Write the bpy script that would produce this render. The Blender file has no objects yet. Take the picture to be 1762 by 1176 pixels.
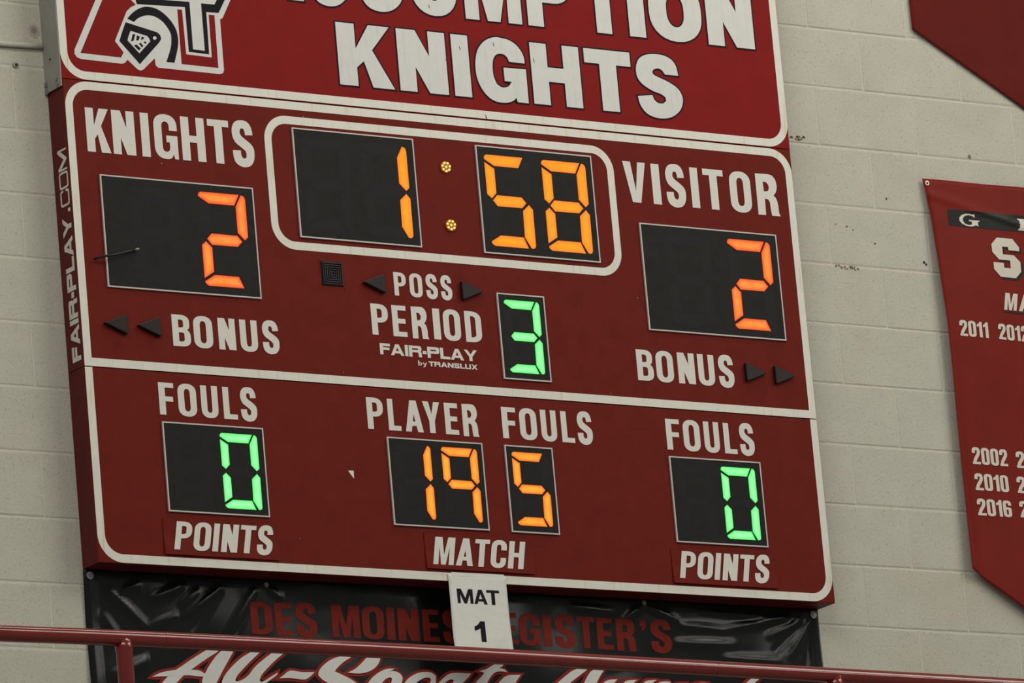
import bpy, bmesh, math, random
from mathutils import Vector, Matrix
from mathutils.geometry import tessellate_polygon
random.seed(7)
C = bpy.context.scene.collection
sc = bpy.context.scene
DATA = {"words":{"knights":[0.0697,0.6694,0.6823,0.823],"visitor":[2.0569,2.6688,0.6796,0.8151],"bonusL":[0.3217,0.7046,0.0846,0.1848],"bonusR":[2.0423,2.421,0.0865,0.1886],"poss":[1.1447,1.362,0.3026,0.3785],"period":[1.0495,1.4589,0.1698,0.2702],"fairplay":[1.0718,1.4335,0.1074,0.1435],"by":[1.2096,1.2423,0.0805,0.0963],"translux":[1.2487,1.4271,0.0806,0.0968],"foulsL":[0.2553,0.6034,-0.1369,-0.0358],"player":[1.0034,1.416,-0.1352,-0.0339],"foulsM":[1.505,1.8466,-0.1355,-0.0329],"foulsR":[2.1312,2.474,-0.1358,-0.0344],"pointsL":[0.2656,0.6315,-0.5575,-0.4691],"match":[1.198,1.5526,-0.5577,-0.469],"pointsR":[2.1288,2.4936,-0.5563,-0.4679],"bigknights":[1.0092,2.3216,0.977,1.1857],"des":[0.578,0.8168,-0.7859,-0.6839],"moines":[0.8697,1.3354,-0.7831,-0.6816],"register":[1.4667,2.1416,-0.7773,-0.6758],"y1":[3.4099,3.5301,0.3446,0.3978],"y2":[3.5738,3.7049,0.3448,0.3977],"y3":[3.411,3.5583,-0.0907,-0.0342],"y4":[3.4111,3.5503,-0.179,-0.1227],"y5":[3.4098,3.551,-0.2647,-0.2084],"y6":[3.5947,3.6318,-0.0925,-0.0369],"y7":[3.586,3.6237,-0.179,-0.1235],"y8":[3.5853,3.623,-0.2623,-0.2069]},"logo":{"base":[[0.1935,1.2744],[0.1415,1.18],[0.0499,1.0062],[0.0488,0.9918],[0.0566,0.9814],[0.0703,0.9773],[0.214,0.975],[0.2247,0.9776],[0.2364,0.9898],[0.2693,0.9625],[0.2796,0.9586],[0.2905,0.9628],[0.3347,1.0034],[0.3364,0.9813],[0.3446,0.974],[0.5655,0.973],[0.5784,0.9773],[0.5829,0.9874],[0.5834,1.1529],[0.5927,1.157],[0.6272,1.2199],[0.676,1.3216]],"redA":[[0.2202,1.277],[0.1623,1.1756],[0.0701,0.9969],[0.2139,0.995],[0.2242,1.0125],[0.1961,1.0466],[0.2462,1.1469],[0.2616,1.1611],[0.2812,1.1716],[0.2654,1.1854],[0.2494,1.2255],[0.2969,1.2845]],"crest":[[0.2467,1.123],[0.2633,1.1405],[0.286,1.157],[0.308,1.1665],[0.326,1.1688],[0.3506,1.1663],[0.3746,1.1558],[0.3979,1.1371],[0.4138,1.1162],[0.4226,1.0946],[0.4247,1.066],[0.4196,1.0399],[0.4122,1.0168],[0.405,0.9954],[0.3755,0.995],[0.3857,1.0176],[0.3948,1.0408],[0.3996,1.0637],[0.3998,1.0861],[0.3914,1.1045],[0.3753,1.1238],[0.3551,1.1363],[0.3378,1.1411],[0.32,1.141],[0.3019,1.1361],[0.2834,1.1264],[0.27,1.1149]],"visor":[[0.2396,1.1111],[0.351,1.0886],[0.361,1.0809],[0.3634,1.0683],[0.3553,1.0564],[0.2796,0.9793],[0.2124,1.0481],[0.2223,1.0729]],"visorin":[[0.2551,1.0848],[0.3142,1.0734],[0.3207,1.066],[0.3234,1.0567],[0.2808,1.0145],[0.2417,1.0523],[0.2443,1.0621]],"b1":[[0.262,1.0749],[0.2712,1.0748],[0.2637,1.0537],[0.2539,1.0503]],"b2":[[0.2769,1.0722],[0.2874,1.0699],[0.2816,1.0566],[0.273,1.0552]],"b3":[[0.2944,1.0693],[0.3024,1.0675],[0.2998,1.0625],[0.2899,1.0584]],"b4":[[0.2634,1.0384],[0.2726,1.0424],[0.2876,1.031],[0.2798,1.0233]],"b5":[[0.2818,1.0465],[0.2874,1.0495],[0.2979,1.04],[0.2914,1.0346]],"b6":[[0.299,1.0528],[0.3049,1.0556],[0.3095,1.0515],[0.3049,1.047]],"dot":[[0.3472,1.07],[0.3461,1.0669],[0.3434,1.0644],[0.3399,1.0633],[0.3366,1.0638],[0.3343,1.0658],[0.3337,1.0688],[0.3348,1.0719],[0.3375,1.0744],[0.341,1.0755],[0.3443,1.075],[0.3466,1.073]],"T":[[0.276,1.2056],[0.2857,1.1739],[0.4587,1.1807],[0.4602,1.0356],[0.5333,1.0342],[0.5348,1.1718],[0.5798,1.1729],[0.618,1.2384],[0.6521,1.2966],[0.295,1.2619]],"Tin":[[0.3114,1.2058],[0.3158,1.195],[0.4764,1.1991],[0.476,1.045],[0.5188,1.0441],[0.5186,1.1983],[0.567,1.199],[0.5931,1.2408],[0.6143,1.2768],[0.315,1.2478]],"redT":[[0.4303,1.1707],[0.4472,1.1713],[0.4498,1.0266],[0.5422,1.0248],[0.5431,1.1636],[0.5639,1.164],[0.5629,0.9926],[0.4305,0.9935]]},"script":[[[0.4087,-0.8429],[0.4325,-0.8281],[0.4703,-0.8248],[0.4476,-0.8471],[0.4259,-0.8595],[0.3904,-0.8807],[0.3628,-0.8982],[0.3469,-0.9087],[0.3232,-0.9244],[0.3071,-0.9381],[0.2909,-0.9534],[0.2742,-0.9753],[0.2296,-0.977],[0.2427,-0.9534],[0.263,-0.9333],[0.2947,-0.9098],[0.3143,-0.8986],[0.3537,-0.874]],[[0.2092,-0.9349],[0.2381,-0.9213],[0.2759,-0.9126],[0.2947,-0.9098],[0.3471,-0.907],[0.3731,-0.9076],[0.3877,-0.9119],[0.4018,-0.9212],[0.3939,-0.9261],[0.3715,-0.9263],[0.3418,-0.9246],[0.3119,-0.9265],[0.2632,-0.9307],[0.2372,-0.9321]],[[0.4591,-0.845],[0.4695,-0.8331],[0.4852,-0.8258],[0.5153,-0.8245],[0.5021,-0.8465],[0.4848,-0.8718],[0.4633,-0.9023],[0.4459,-0.9292],[0.4351,-0.9457],[0.4255,-0.9693],[0.3843,-0.971],[0.3845,-0.9477],[0.3878,-0.9316],[0.4029,-0.908],[0.42,-0.8844],[0.4408,-0.8606]],[[0.5644,-0.8438],[0.5825,-0.8315],[0.6167,-0.8284],[0.5964,-0.8441],[0.5639,-0.8702],[0.5311,-0.8995],[0.5105,-0.9201],[0.5036,-0.9335],[0.507,-0.9373],[0.5243,-0.9326],[0.5402,-0.9238],[0.5563,-0.9116],[0.5665,-0.9244],[0.5339,-0.9519],[0.4947,-0.9699],[0.4533,-0.9715],[0.4539,-0.945],[0.4588,-0.932],[0.4737,-0.9117],[0.5024,-0.8843],[0.5347,-0.8599]],[[0.638,-0.844],[0.6544,-0.8301],[0.7002,-0.8265],[0.6796,-0.8439],[0.6512,-0.8649],[0.6225,-0.8892],[0.5976,-0.9132],[0.5886,-0.9301],[0.5918,-0.9358],[0.6073,-0.9309],[0.6313,-0.9168],[0.6551,-0.9043],[0.6506,-0.9127],[0.6264,-0.9285],[0.6104,-0.9387],[0.5824,-0.9566],[0.5364,-0.965],[0.5345,-0.9454],[0.5543,-0.9133],[0.5773,-0.8877],[0.6098,-0.8633]],[[0.6591,-0.9223],[0.6773,-0.91],[0.7013,-0.8958],[0.7428,-0.8991],[0.7886,-0.8972],[0.7741,-0.9094],[0.7521,-0.9218],[0.718,-0.9206],[0.6878,-0.9195]],[[0.8899,-0.8423],[0.9102,-0.8309],[0.949,-0.8259],[0.9241,-0.8452],[0.8958,-0.8613],[0.871,-0.8806],[0.8603,-0.8926],[0.8879,-0.9031],[0.9137,-0.9137],[0.9356,-0.9257],[0.968,-0.948],[0.891,-0.951],[0.8319,-0.9299],[0.8102,-0.9178],[0.7998,-0.9067],[0.8028,-0.895],[0.8178,-0.8778],[0.8423,-0.8602],[0.8663,-0.8493]],[[0.982,-0.8428],[0.995,-0.8273],[1.0416,-0.8236],[1.034,-0.8423],[1.0224,-0.8627],[1.0014,-0.8802],[0.9734,-0.8913],[0.9423,-0.8959],[0.906,-0.8948],[0.936,-0.8813],[0.9609,-0.862]],[[1.0403,-0.8969],[1.0587,-0.8862],[1.0745,-0.8822],[1.0897,-0.8849],[1.1025,-0.8928],[1.1073,-0.9026],[1.1018,-0.9191],[1.084,-0.9435],[1.0491,-0.9448],[1.063,-0.9207],[1.0682,-0.9075],[1.0648,-0.9026],[1.053,-0.9048],[1.0365,-0.9154],[1.0066,-0.9465],[0.9526,-0.9486],[0.978,-0.9241],[0.9992,-0.9036],[1.0279,-0.8858],[1.0558,-0.8757],[1.083,-0.8746],[1.0628,-0.8837]],[[1.1115,-0.9187],[1.1306,-0.9016],[1.1592,-0.8871],[1.187,-0.881],[1.2141,-0.8815],[1.2307,-0.8909],[1.2284,-0.9141],[1.2162,-0.9383],[1.185,-0.9395],[1.2026,-0.9188],[1.2118,-0.905],[1.2067,-0.8979],[1.189,-0.8993],[1.1646,-0.9103],[1.152,-0.9208],[1.1383,-0.9413],[1.084,-0.9435]],[[1.2381,-0.9137],[1.2593,-0.8964],[1.2842,-0.882],[1.3158,-0.8781],[1.3627,-0.8789],[1.3496,-0.8928],[1.3239,-0.9139],[1.3101,-0.9346],[1.2709,-0.9361],[1.2886,-0.9153],[1.2978,-0.9016],[1.2823,-0.9005],[1.2573,-0.9166],[1.2436,-0.9372],[1.2084,-0.9386]],[[1.3925,-0.8697],[1.419,-0.8627],[1.4372,-0.8532],[1.4518,-0.8452],[1.4667,-0.8343],[1.498,-0.8315],[1.4825,-0.8484],[1.4677,-0.8578],[1.4847,-0.86],[1.4959,-0.8684],[1.4667,-0.8681],[1.4489,-0.8733],[1.4339,-0.8857],[1.418,-0.9063],[1.4058,-0.925],[1.3576,-0.9269],[1.3806,-0.9025],[1.3956,-0.8901],[1.4109,-0.8748]],[[1.4612,-0.9046],[1.482,-0.8867],[1.5035,-0.8784],[1.547,-0.8758],[1.5371,-0.8874],[1.5252,-0.902],[1.5095,-0.9209],[1.4403,-0.9236]],[[1.682,-0.8957],[1.7121,-0.8744],[1.742,-0.8554],[1.7676,-0.8455],[1.7864,-0.8328],[1.8219,-0.8284],[1.8024,-0.847],[1.7835,-0.8597],[1.7535,-0.8787],[1.731,-0.8938],[1.7045,-0.9132],[1.6521,-0.9152]],[[1.7836,-0.8917],[1.796,-0.874],[1.812,-0.8555],[1.8271,-0.846],[1.8389,-0.8336],[1.8742,-0.8322],[1.8655,-0.8474],[1.8495,-0.8659],[1.8328,-0.8897],[1.8203,-0.9086],[1.7711,-0.9106]],[[1.8575,-0.8887],[1.8798,-0.878],[1.9136,-0.8743],[1.8999,-0.887],[1.8802,-0.9062],[1.8344,-0.9081]],[[1.9352,-0.8856],[1.9539,-0.8766],[1.9895,-0.8736],[1.9742,-0.8841],[1.9545,-0.9033],[1.9155,-0.9049]],[[2.0124,-0.8825],[2.0296,-0.874],[2.0644,-0.8702],[2.049,-0.881],[2.0306,-0.9012],[1.99,-0.9028]],[[2.0694,-0.8802],[2.0903,-0.8743],[2.1147,-0.874],[2.1183,-0.8783],[2.0957,-0.8986],[2.0469,-0.9006]],[[2.1297,-0.8853],[2.1466,-0.8795],[2.1794,-0.8775],[2.1692,-0.8957],[2.112,-0.898]],[[2.1946,-0.8879],[2.2121,-0.8776],[2.2371,-0.8732],[2.2615,-0.8743],[2.2512,-0.8925],[2.1856,-0.8951]],[[2.4102,-0.8666],[2.4327,-0.8509],[2.4505,-0.8399],[2.4839,-0.8368],[2.4636,-0.8514],[2.4434,-0.8653],[2.42,-0.8893],[2.3786,-0.8909]]],"bk":[[1.0076,1.2121],[1.2326,1.4147],[1.4383,1.5022],[1.5247,1.7177],[1.739,1.9275],[1.9475,2.1274],[2.1455,2.3215]],"as":[[0.7146,0.8989],[0.9254,1.0689],[1.1104,1.2707],[1.3015,1.4767],[1.5044,1.7202],[1.7439,1.9157],[1.959,2.1193],[2.1378,2.2015],[2.2211,2.4279],[2.4482,2.6327]],"edges":{"knights":[[0.0697,0.1537],[0.162,0.2421],[0.2641,0.2936],[0.3106,0.3937],[0.4083,0.4927],[0.5048,0.5813],[0.5916,0.6694]],"des":[[0.578,0.6545],[0.665,0.7269],[0.7379,0.8168]],"moines":[[0.8697,0.9703],[0.9792,1.0588],[1.0691,1.0986],[1.11,1.1865],[1.2009,1.2588],[1.273,1.3495]],"register":[[1.41,1.4778],[1.4857,1.5522],[1.5605,1.6405],[1.6529,1.683],[1.6963,1.7726],[1.7812,1.849],[1.8571,1.9164],[1.9302,2.0065],[2.023,2.0469],[2.0605,2.1416]],"visitor":[[2.0595,2.1476],[2.1689,2.2006],[2.223,2.2987],[2.3209,2.3513],[2.3716,2.452],[2.4753,2.5587],[2.5809,2.669]],"foulsM":[[1.505,1.5577],[1.5712,1.6356],[1.6515,1.7105],[1.7286,1.7773],[1.7897,1.8466]],"foulsL":[[0.2553,0.309],[0.3228,0.3884],[0.4046,0.4647],[0.4832,0.5328],[0.5454,0.6034]],"foulsR":[[2.1312,2.1841],[2.1976,2.2623],[2.2782,2.3374],[2.3556,2.4045],[2.4169,2.474]],"player":[[1.0039,1.0634],[1.0807,1.1267],[1.1427,1.2087],[1.2109,1.2744],[1.2912,1.3405],[1.357,1.416]],"period":[[1.0495,1.1117],[1.127,1.1791],[1.1985,1.2592],[1.2784,1.3044],[1.3167,1.3804],[1.3976,1.459]],"bonusL":[[0.3217,0.386],[0.3977,0.4656],[0.4858,0.5471],[0.5637,0.6266],[0.6443,0.7041]],"bonusR":[[2.0423,2.1055],[2.1169,2.1836],[2.2015,2.2672],[2.28,2.3439],[2.3601,2.4203]],"poss":[[1.1447,1.1895],[1.2026,1.2499],[1.2632,1.3065],[1.3185,1.3606]]},"folds":[[0.3367,-0.6458,0.218,-0.7016,0.0112,0.0085],[0.4715,-0.6502,0.3316,-0.7502,0.0074,0.0085],[0.475,-0.6573,0.3647,-0.7918,0.0074,-0.0051],[0.5995,-0.6478,0.4785,-0.8012,0.0081,0.0093],[0.6337,-0.6353,0.5115,-0.7998,0.0074,-0.0051],[0.094,-0.686,0.2108,-0.7843,0.0124,0.0068],[0.1819,-0.6496,0.1145,-0.6814,0.0093,0.0059],[0.397,-0.6573,0.3307,-0.7144,0.0099,0.0051],[0.6424,-0.6312,0.6971,-0.6685,0.0087,0.0051],[0.2108,-0.7843,0.3209,-0.7328,0.0155,0.0051],[0.0562,-0.7519,0.103,-0.8176,0.0124,0.0051],[0.2278,-0.8693,0.0598,-0.9474,0.0186,0.0085],[2.598,-0.6446,2.3437,-0.6949,0.0099,0.0068],[2.3437,-0.6949,2.168,-0.6865,0.0099,0.0059],[2.6676,-0.6512,2.5123,-0.7101,0.0112,0.0051],[2.6763,-0.6443,2.5289,-0.7678,0.0099,-0.0051],[2.6913,-0.6502,2.5939,-0.778,0.0087,0.0051],[2.598,-0.6446,2.2502,-0.6377,0.0074,0.0043],[2.1614,-0.7447,2.3924,-0.7412,0.0112,0.0051],[2.3484,-0.7883,2.5614,-0.7891,0.0124,0.0051],[2.6913,-0.6502,2.6568,-0.8079,0.0074,-0.0034],[1.7684,-0.6453,1.9381,-0.6557,0.0074,0.0051],[2.0447,-0.6253,1.9561,-0.6875,0.0081,0.0051],[2.049,-0.6251,2.1816,-0.6774,0.0081,0.0051]],"glyphs":{"S_cond":[[[0.974,0.717],[0.619,0.704],[0.615,0.776],[0.578,0.838],[0.508,0.855],[0.434,0.847],[0.391,0.797],[0.389,0.733],[0.458,0.673],[0.595,0.617],[0.771,0.551],[0.906,0.484],[0.986,0.403],[1.0,0.299],[0.978,0.181],[0.903,0.083],[0.767,0.003],[0.574,-0.032],[0.408,-0.035],[0.247,-0.005],[0.111,0.051],[0.04,0.127],[0.006,0.241],[0.0,0.336],[0.375,0.345],[0.373,0.269],[0.404,0.202],[0.481,0.164],[0.553,0.167],[0.61,0.196],[0.627,0.27],[0.591,0.332],[0.494,0.38],[0.338,0.441],[0.163,0.512],[0.063,0.602],[0.018,0.705],[0.019,0.811],[0.071,0.907],[0.176,0.987],[0.328,1.031],[0.517,1.043],[0.681,1.032],[0.82,0.986],[0.911,0.906],[0.959,0.814]]],"R_cond":[[[0.006,1.004],[0.568,1.012],[0.773,0.987],[0.901,0.891],[0.946,0.743],[0.903,0.602],[0.765,0.484],[0.87,0.416],[0.933,0.258],[0.941,0.074],[1.0,-0.02],[0.611,-0.023],[0.58,0.148],[0.567,0.308],[0.496,0.379],[0.353,0.39],[0.341,-0.021],[0.0,-0.024]],[[0.324,0.814],[0.47,0.81],[0.563,0.746],[0.58,0.655],[0.512,0.582],[0.344,0.568]]],"S_heavy":[[[0.953,0.7],[0.655,0.699],[0.59,0.768],[0.5,0.788],[0.404,0.762],[0.372,0.716],[0.411,0.673],[0.553,0.629],[0.732,0.575],[0.907,0.493],[0.996,0.377],[1.0,0.269],[0.935,0.142],[0.791,0.036],[0.616,-0.023],[0.393,-0.034],[0.178,0.019],[0.046,0.144],[0.0,0.297],[0.33,0.336],[0.365,0.262],[0.444,0.214],[0.555,0.214],[0.628,0.263],[0.617,0.322],[0.519,0.369],[0.34,0.409],[0.13,0.502],[0.026,0.616],[0.016,0.765],[0.09,0.906],[0.229,0.985],[0.419,1.019],[0.642,1.017],[0.82,0.962],[0.918,0.861]]],"G_heavy":[[[0.984,0.639],[0.678,0.643],[0.649,0.707],[0.589,0.755],[0.502,0.76],[0.419,0.729],[0.36,0.646],[0.337,0.512],[0.345,0.38],[0.39,0.264],[0.473,0.217],[0.559,0.218],[0.635,0.249],[0.694,0.32],[0.556,0.32],[0.554,0.539],[1.0,0.546],[0.996,-0.007],[0.779,-0.004],[0.764,0.067],[0.682,0.006],[0.546,-0.033],[0.373,-0.031],[0.233,0.017],[0.115,0.121],[0.035,0.258],[0.0,0.399],[0.005,0.579],[0.052,0.751],[0.138,0.873],[0.264,0.968],[0.429,1.022],[0.574,1.019],[0.717,0.996],[0.842,0.934],[0.933,0.839],[0.98,0.735]]]}}
CAM = [9.428648708091856, -0.2482129722080525, 0.6020445455194908, 0.08946850874351626, -10.920363894173757, -5.407780095980126, 18.17872457923891]
Z0 = 7.0                      # height of the seam between the two cabinets above the gym floor
D = 0.0951                    # cabinet depth: front faces at y=0, wall face at y=D
def W3(x, y, z=0.0):          # board coordinates (right, up, towards viewer) -> world
    return Vector((x, -z, y + Z0))
# ---------------------------------------------------------------- camera
def make_camera():
    lf, ax, ay, az, px, py, pz = CAM
    cx, sx, cy, sy, cz, sz = math.cos(ax), math.sin(ax), math.cos(ay), math.sin(ay), math.cos(az), math.sin(az)
    Rx = Matrix(((1, 0, 0), (0, cx, -sx), (0, sx, cx))); Ry = Matrix(((cy, 0, sy), (0, 1, 0), (-sy, 0, cy)))
    Rz = Matrix(((cz, -sz, 0), (sz, cz, 0), (0, 0, 1)))
    R = (Rz @ Rx @ Ry).transposed()          # columns = camera axes in board axes
    M = Matrix(((1, 0, 0), (0, 0, -1), (0, 1, 0)))
    R = M @ R
    cam = bpy.data.cameras.new('camera'); o = bpy.data.objects.new('camera', cam); C.objects.link(o)
    o.matrix_world = Matrix.Translation(W3(px, py, pz)) @ R.to_4x4()
    cam.sensor_width = 36.0; cam.lens = math.exp(lf) / 1762 * 36.0
    cam.clip_start = 0.5; cam.clip_end = 200
    sc.camera = o
make_camera()
# ---------------------------------------------------------------- light and exposure
sc.view_settings.view_transform = 'Standard'; sc.view_settings.look = 'None'
sc.view_settings.gamma = 1.0; sc.view_settings.use_curve_mapping = False
sc.view_settings.exposure = 0.0
w = bpy.data.worlds.new('world'); sc.world = w; w.use_nodes = True
w.node_tree.nodes['Background'].inputs[0].default_value = (1.0, 0.99, 0.93, 1)
w.node_tree.nodes['Background'].inputs[1].default_value = 0.29
def area(name, loc, target, sx, sy, power, col):
    l = bpy.data.lights.new(name, 'AREA'); l.shape = 'RECTANGLE'; l.size = sx; l.size_y = sy
    l.energy = power; l.color = col
    o = bpy.data.objects.new(name, l); C.objects.link(o); o.location = loc
    o.rotation_euler = (Vector(target) - Vector(loc)).to_track_quat('-Z', 'Y').to_euler()
    return o
WARM = (1.0, 0.97, 0.88)
area('gym_light', (-4.5, -6.5, 12.8), (1.5, 0, 7), 7, 3.0, 420, WARM)        # luminaires high over the court
area('gym_light', (7.5, -6.5, 12.8), (1.5, 0, 7), 7, 3.0, 450, WARM)
area('strip_light', (2.10, -1.15, 11.2), (2.10, -0.9, 6), 2.9, 0.30, 52, WARM)   # fluorescent strip over the balcony
area('strip_light', (7.8, -7.2, 9.55), (1.2, -0.8, 6), 3.0, 0.60, 58, WARM)
# ---------------------------------------------------------------- materials
def mat(name, col, rough=0.5, metal=0.0, noise=0.0, scale=60.0, bump=0.0, bscale=200.0, spec=0.5, emit=None, estr=1.0, coat=0.0):
    m = bpy.data.materials.new(name); m.use_nodes = True
    nt = m.node_tree; b = nt.nodes['Principled BSDF']
    b.inputs['Base Color'].default_value = (*col, 1); b.inputs['Roughness'].default_value = rough
    b.inputs['Metallic'].default_value = metal; b.inputs['Specular IOR Level'].default_value = spec
    if coat: b.inputs['Coat Weight'].default_value = coat
    tc = nt.nodes.new('ShaderNodeTexCoord')
    if noise:
        n = nt.nodes.new('ShaderNodeTexNoise'); n.inputs['Scale'].default_value = scale; n.inputs['Detail'].default_value = 5
        nt.links.new(tc.outputs['Object'], n.inputs['Vector'])
        mr = nt.nodes.new('ShaderNodeMapRange'); mr.inputs[1].default_value = 0.25; mr.inputs[2].default_value = 0.75
        mr.inputs[3].default_value = 1 - noise; mr.inputs[4].default_value = 1 + noise
        nt.links.new(n.outputs['Fac'], mr.inputs[0])
        mx = nt.nodes.new('ShaderNodeVectorMath'); mx.operation = 'SCALE'; mx.inputs[0].default_value = col
        nt.links.new(mr.outputs[0], mx.inputs['Scale']); nt.links.new(mx.outputs[0], b.inputs['Base Color'])
    if bump:
        n2 = nt.nodes.new('ShaderNodeTexNoise'); n2.inputs['Scale'].default_value = bscale; n2.inputs['Detail'].default_value = 4
        nt.links.new(tc.outputs['Object'], n2.inputs['Vector'])
        bp = nt.nodes.new('ShaderNodeBump'); bp.inputs['Strength'].default_value = bump; bp.inputs['Distance'].default_value = 0.003
        nt.links.new(n2.outputs['Fac'], bp.inputs['Height']); nt.links.new(bp.outputs[0], b.inputs['Normal'])
    if emit:
        b.inputs['Emission Color'].default_value = (*emit, 1); b.inputs['Emission Strength'].default_value = estr
    return m
def lit(name, edge, core, body, strength=1.0):
    m = bpy.data.materials.new(name); m.use_nodes = True; nt = m.node_tree; b = nt.nodes['Principled BSDF']
    b.inputs['Base Color'].default_value = (*[c * .3 for c in body], 1); b.inputs['Roughness'].default_value = 0.5; b.inputs['Specular IOR Level'].default_value = 0.1
    at = nt.nodes.new('ShaderNodeAttribute'); at.attribute_name = 'core'
    tc = nt.nodes.new('ShaderNodeTexCoord'); n = nt.nodes.new('ShaderNodeTexNoise'); n.inputs['Scale'].default_value = 45
    n.inputs['Detail'].default_value = 1
    nt.links.new(tc.outputs['Object'], n.inputs['Vector'])
    mp = nt.nodes.new('ShaderNodeMapRange'); mp.inputs[1].default_value = 0.3; mp.inputs[2].default_value = 0.7
    mp.inputs[3].default_value = 0.72; mp.inputs[4].default_value = 1.05
    nt.links.new(n.outputs['Fac'], mp.inputs[0])
    mu = nt.nodes.new('ShaderNodeMath'); mu.operation = 'MULTIPLY'
    nt.links.new(at.outputs['Fac'], mu.inputs[0]); nt.links.new(mp.outputs[0], mu.inputs[1])
    mx = nt.nodes.new('ShaderNodeMix'); mx.data_type = 'RGBA'
    nt.links.new(mu.outputs[0], mx.inputs['Factor']); mx.inputs['A'].default_value = (*edge, 1); mx.inputs['B'].default_value = (*core, 1)
    nt.links.new(mx.outputs['Result'], b.inputs['Emission Color']); b.inputs['Emission Strength'].default_value = strength
    return m
def stained(name, col, rust, amount):
    """white vinyl with thin vertical rust runs"""
    m = mat(name, col, 0.45, noise=0.04, scale=25); nt = m.node_tree; b = nt.nodes['Principled BSDF']
    src = b.inputs['Base Color'].links[0].from_socket
    tc = nt.nodes.new('ShaderNodeTexCoord'); mpn = nt.nodes.new('ShaderNodeMapping'); mpn.inputs['Scale'].default_value = (75, 1, 5)
    nt.links.new(tc.outputs['Object'], mpn.inputs['Vector'])
    n = nt.nodes.new('ShaderNodeTexNoise'); n.inputs['Scale'].default_value = 1.0; n.inputs['Detail'].default_value = 2
    nt.links.new(mpn.outputs[0], n.inputs['Vector'])
    mr = nt.nodes.new('ShaderNodeMapRange'); mr.inputs[1].default_value = 0.57; mr.inputs[2].default_value = 0.75
    mr.inputs[3].default_value = 0; mr.inputs[4].default_value = amount
    nt.links.new(n.outputs['Fac'], mr.inputs[0])
    mx = nt.nodes.new('ShaderNodeMix'); mx.data_type = 'RGBA'; nt.links.new(mr.outputs[0], mx.inputs['Factor'])
    nt.links.new(src, mx.inputs['A']); mx.inputs['B'].default_value = (*rust, 1)
    nt.links.new(mx.outputs['Result'], b.inputs['Base Color'])
    return m
def wall_material():
    m = mat('painted_block', (0.418, 0.405, 0.343), 0.8, noise=0.045, scale=9, bump=0.5, bscale=120, spec=0.2)
    nt = m.node_tree; b = nt.nodes['Principled BSDF']; src = b.inputs['Base Color'].links[0].from_socket
    geo = nt.nodes.new('ShaderNodeNewGeometry')
    # fine dark pinholes of the block face
    v = nt.nodes.new('ShaderNodeTexNoise'); v.inputs['Scale'].default_value = 160; v.inputs['Detail'].default_value = 2
    nt.links.new(geo.outputs['Position'], v.inputs['Vector'])
    mr = nt.nodes.new('ShaderNodeMapRange'); mr.inputs[1].default_value = 0.60; mr.inputs[2].default_value = 0.76
    mr.inputs[3].default_value = 0; mr.inputs[4].default_value = 0.65
    nt.links.new(v.outputs['Fac'], mr.inputs[0])
    # grime: large soft blotches, a little browner
    g = nt.nodes.new('ShaderNodeTexNoise'); g.inputs['Scale'].default_value = 3.2; g.inputs['Detail'].default_value = 6
    nt.links.new(geo.outputs['Position'], g.inputs['Vector'])
    mg = nt.nodes.new('ShaderNodeMapRange'); mg.inputs[1].default_value = 0.5; mg.inputs[2].default_value = 0.8
    mg.inputs[3].default_value = 0; mg.inputs[4].default_value = 0.35
    nt.links.new(g.outputs['Fac'], mg.inputs[0])
    m1 = nt.nodes.new('ShaderNodeMix'); m1.data_type = 'RGBA'; nt.links.new(mg.outputs[0], m1.inputs['Factor'])
    nt.links.new(src, m1.inputs['A']); m1.inputs['B'].default_value = (0.34, 0.31, 0.23, 1)
    m2 = nt.nodes.new('ShaderNodeMix'); m2.data_type = 'RGBA'; nt.links.new(mr.outputs[0], m2.inputs['Factor'])
    nt.links.new(m1.outputs['Result'], m2.inputs['A']); m2.inputs['B'].default_value = (0.20, 0.18, 0.14, 1)
    nt.links.new(m2.outputs['Result'], b.inputs['Base Color'])
    return m
def vinyl(name, col, rough, weave=0.15, spec=0.5, noise=0.0):
    m = mat(name, col, rough, noise=noise, scale=6, spec=spec); nt = m.node_tree; b = nt.nodes['Principled BSDF']
    tc = nt.nodes.new('ShaderNodeTexCoord'); wv = nt.nodes.new('ShaderNodeTexWave'); wv.inputs['Scale'].default_value = 190
    wv.bands_direction = 'X'; nt.links.new(tc.outputs['Object'], wv.inputs['Vector'])
    w2 = nt.nodes.new('ShaderNodeTexWave'); w2.inputs['Scale'].default_value = 190; w2.bands_direction = 'Z'
    nt.links.new(tc.outputs['Object'], w2.inputs['Vector'])
    ad = nt.nodes.new('ShaderNodeMath'); nt.links.new(wv.outputs['Fac'], ad.inputs[0]); nt.links.new(w2.outputs['Fac'], ad.inputs[1])
    bp = nt.nodes.new('ShaderNodeBump'); bp.inputs['Strength'].default_value = weave; bp.inputs['Distance'].default_value = 0.001
    nt.links.new(ad.outputs[0], bp.inputs['Height']); nt.links.new(bp.outputs[0], b.inputs['Normal'])
    return m
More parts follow.
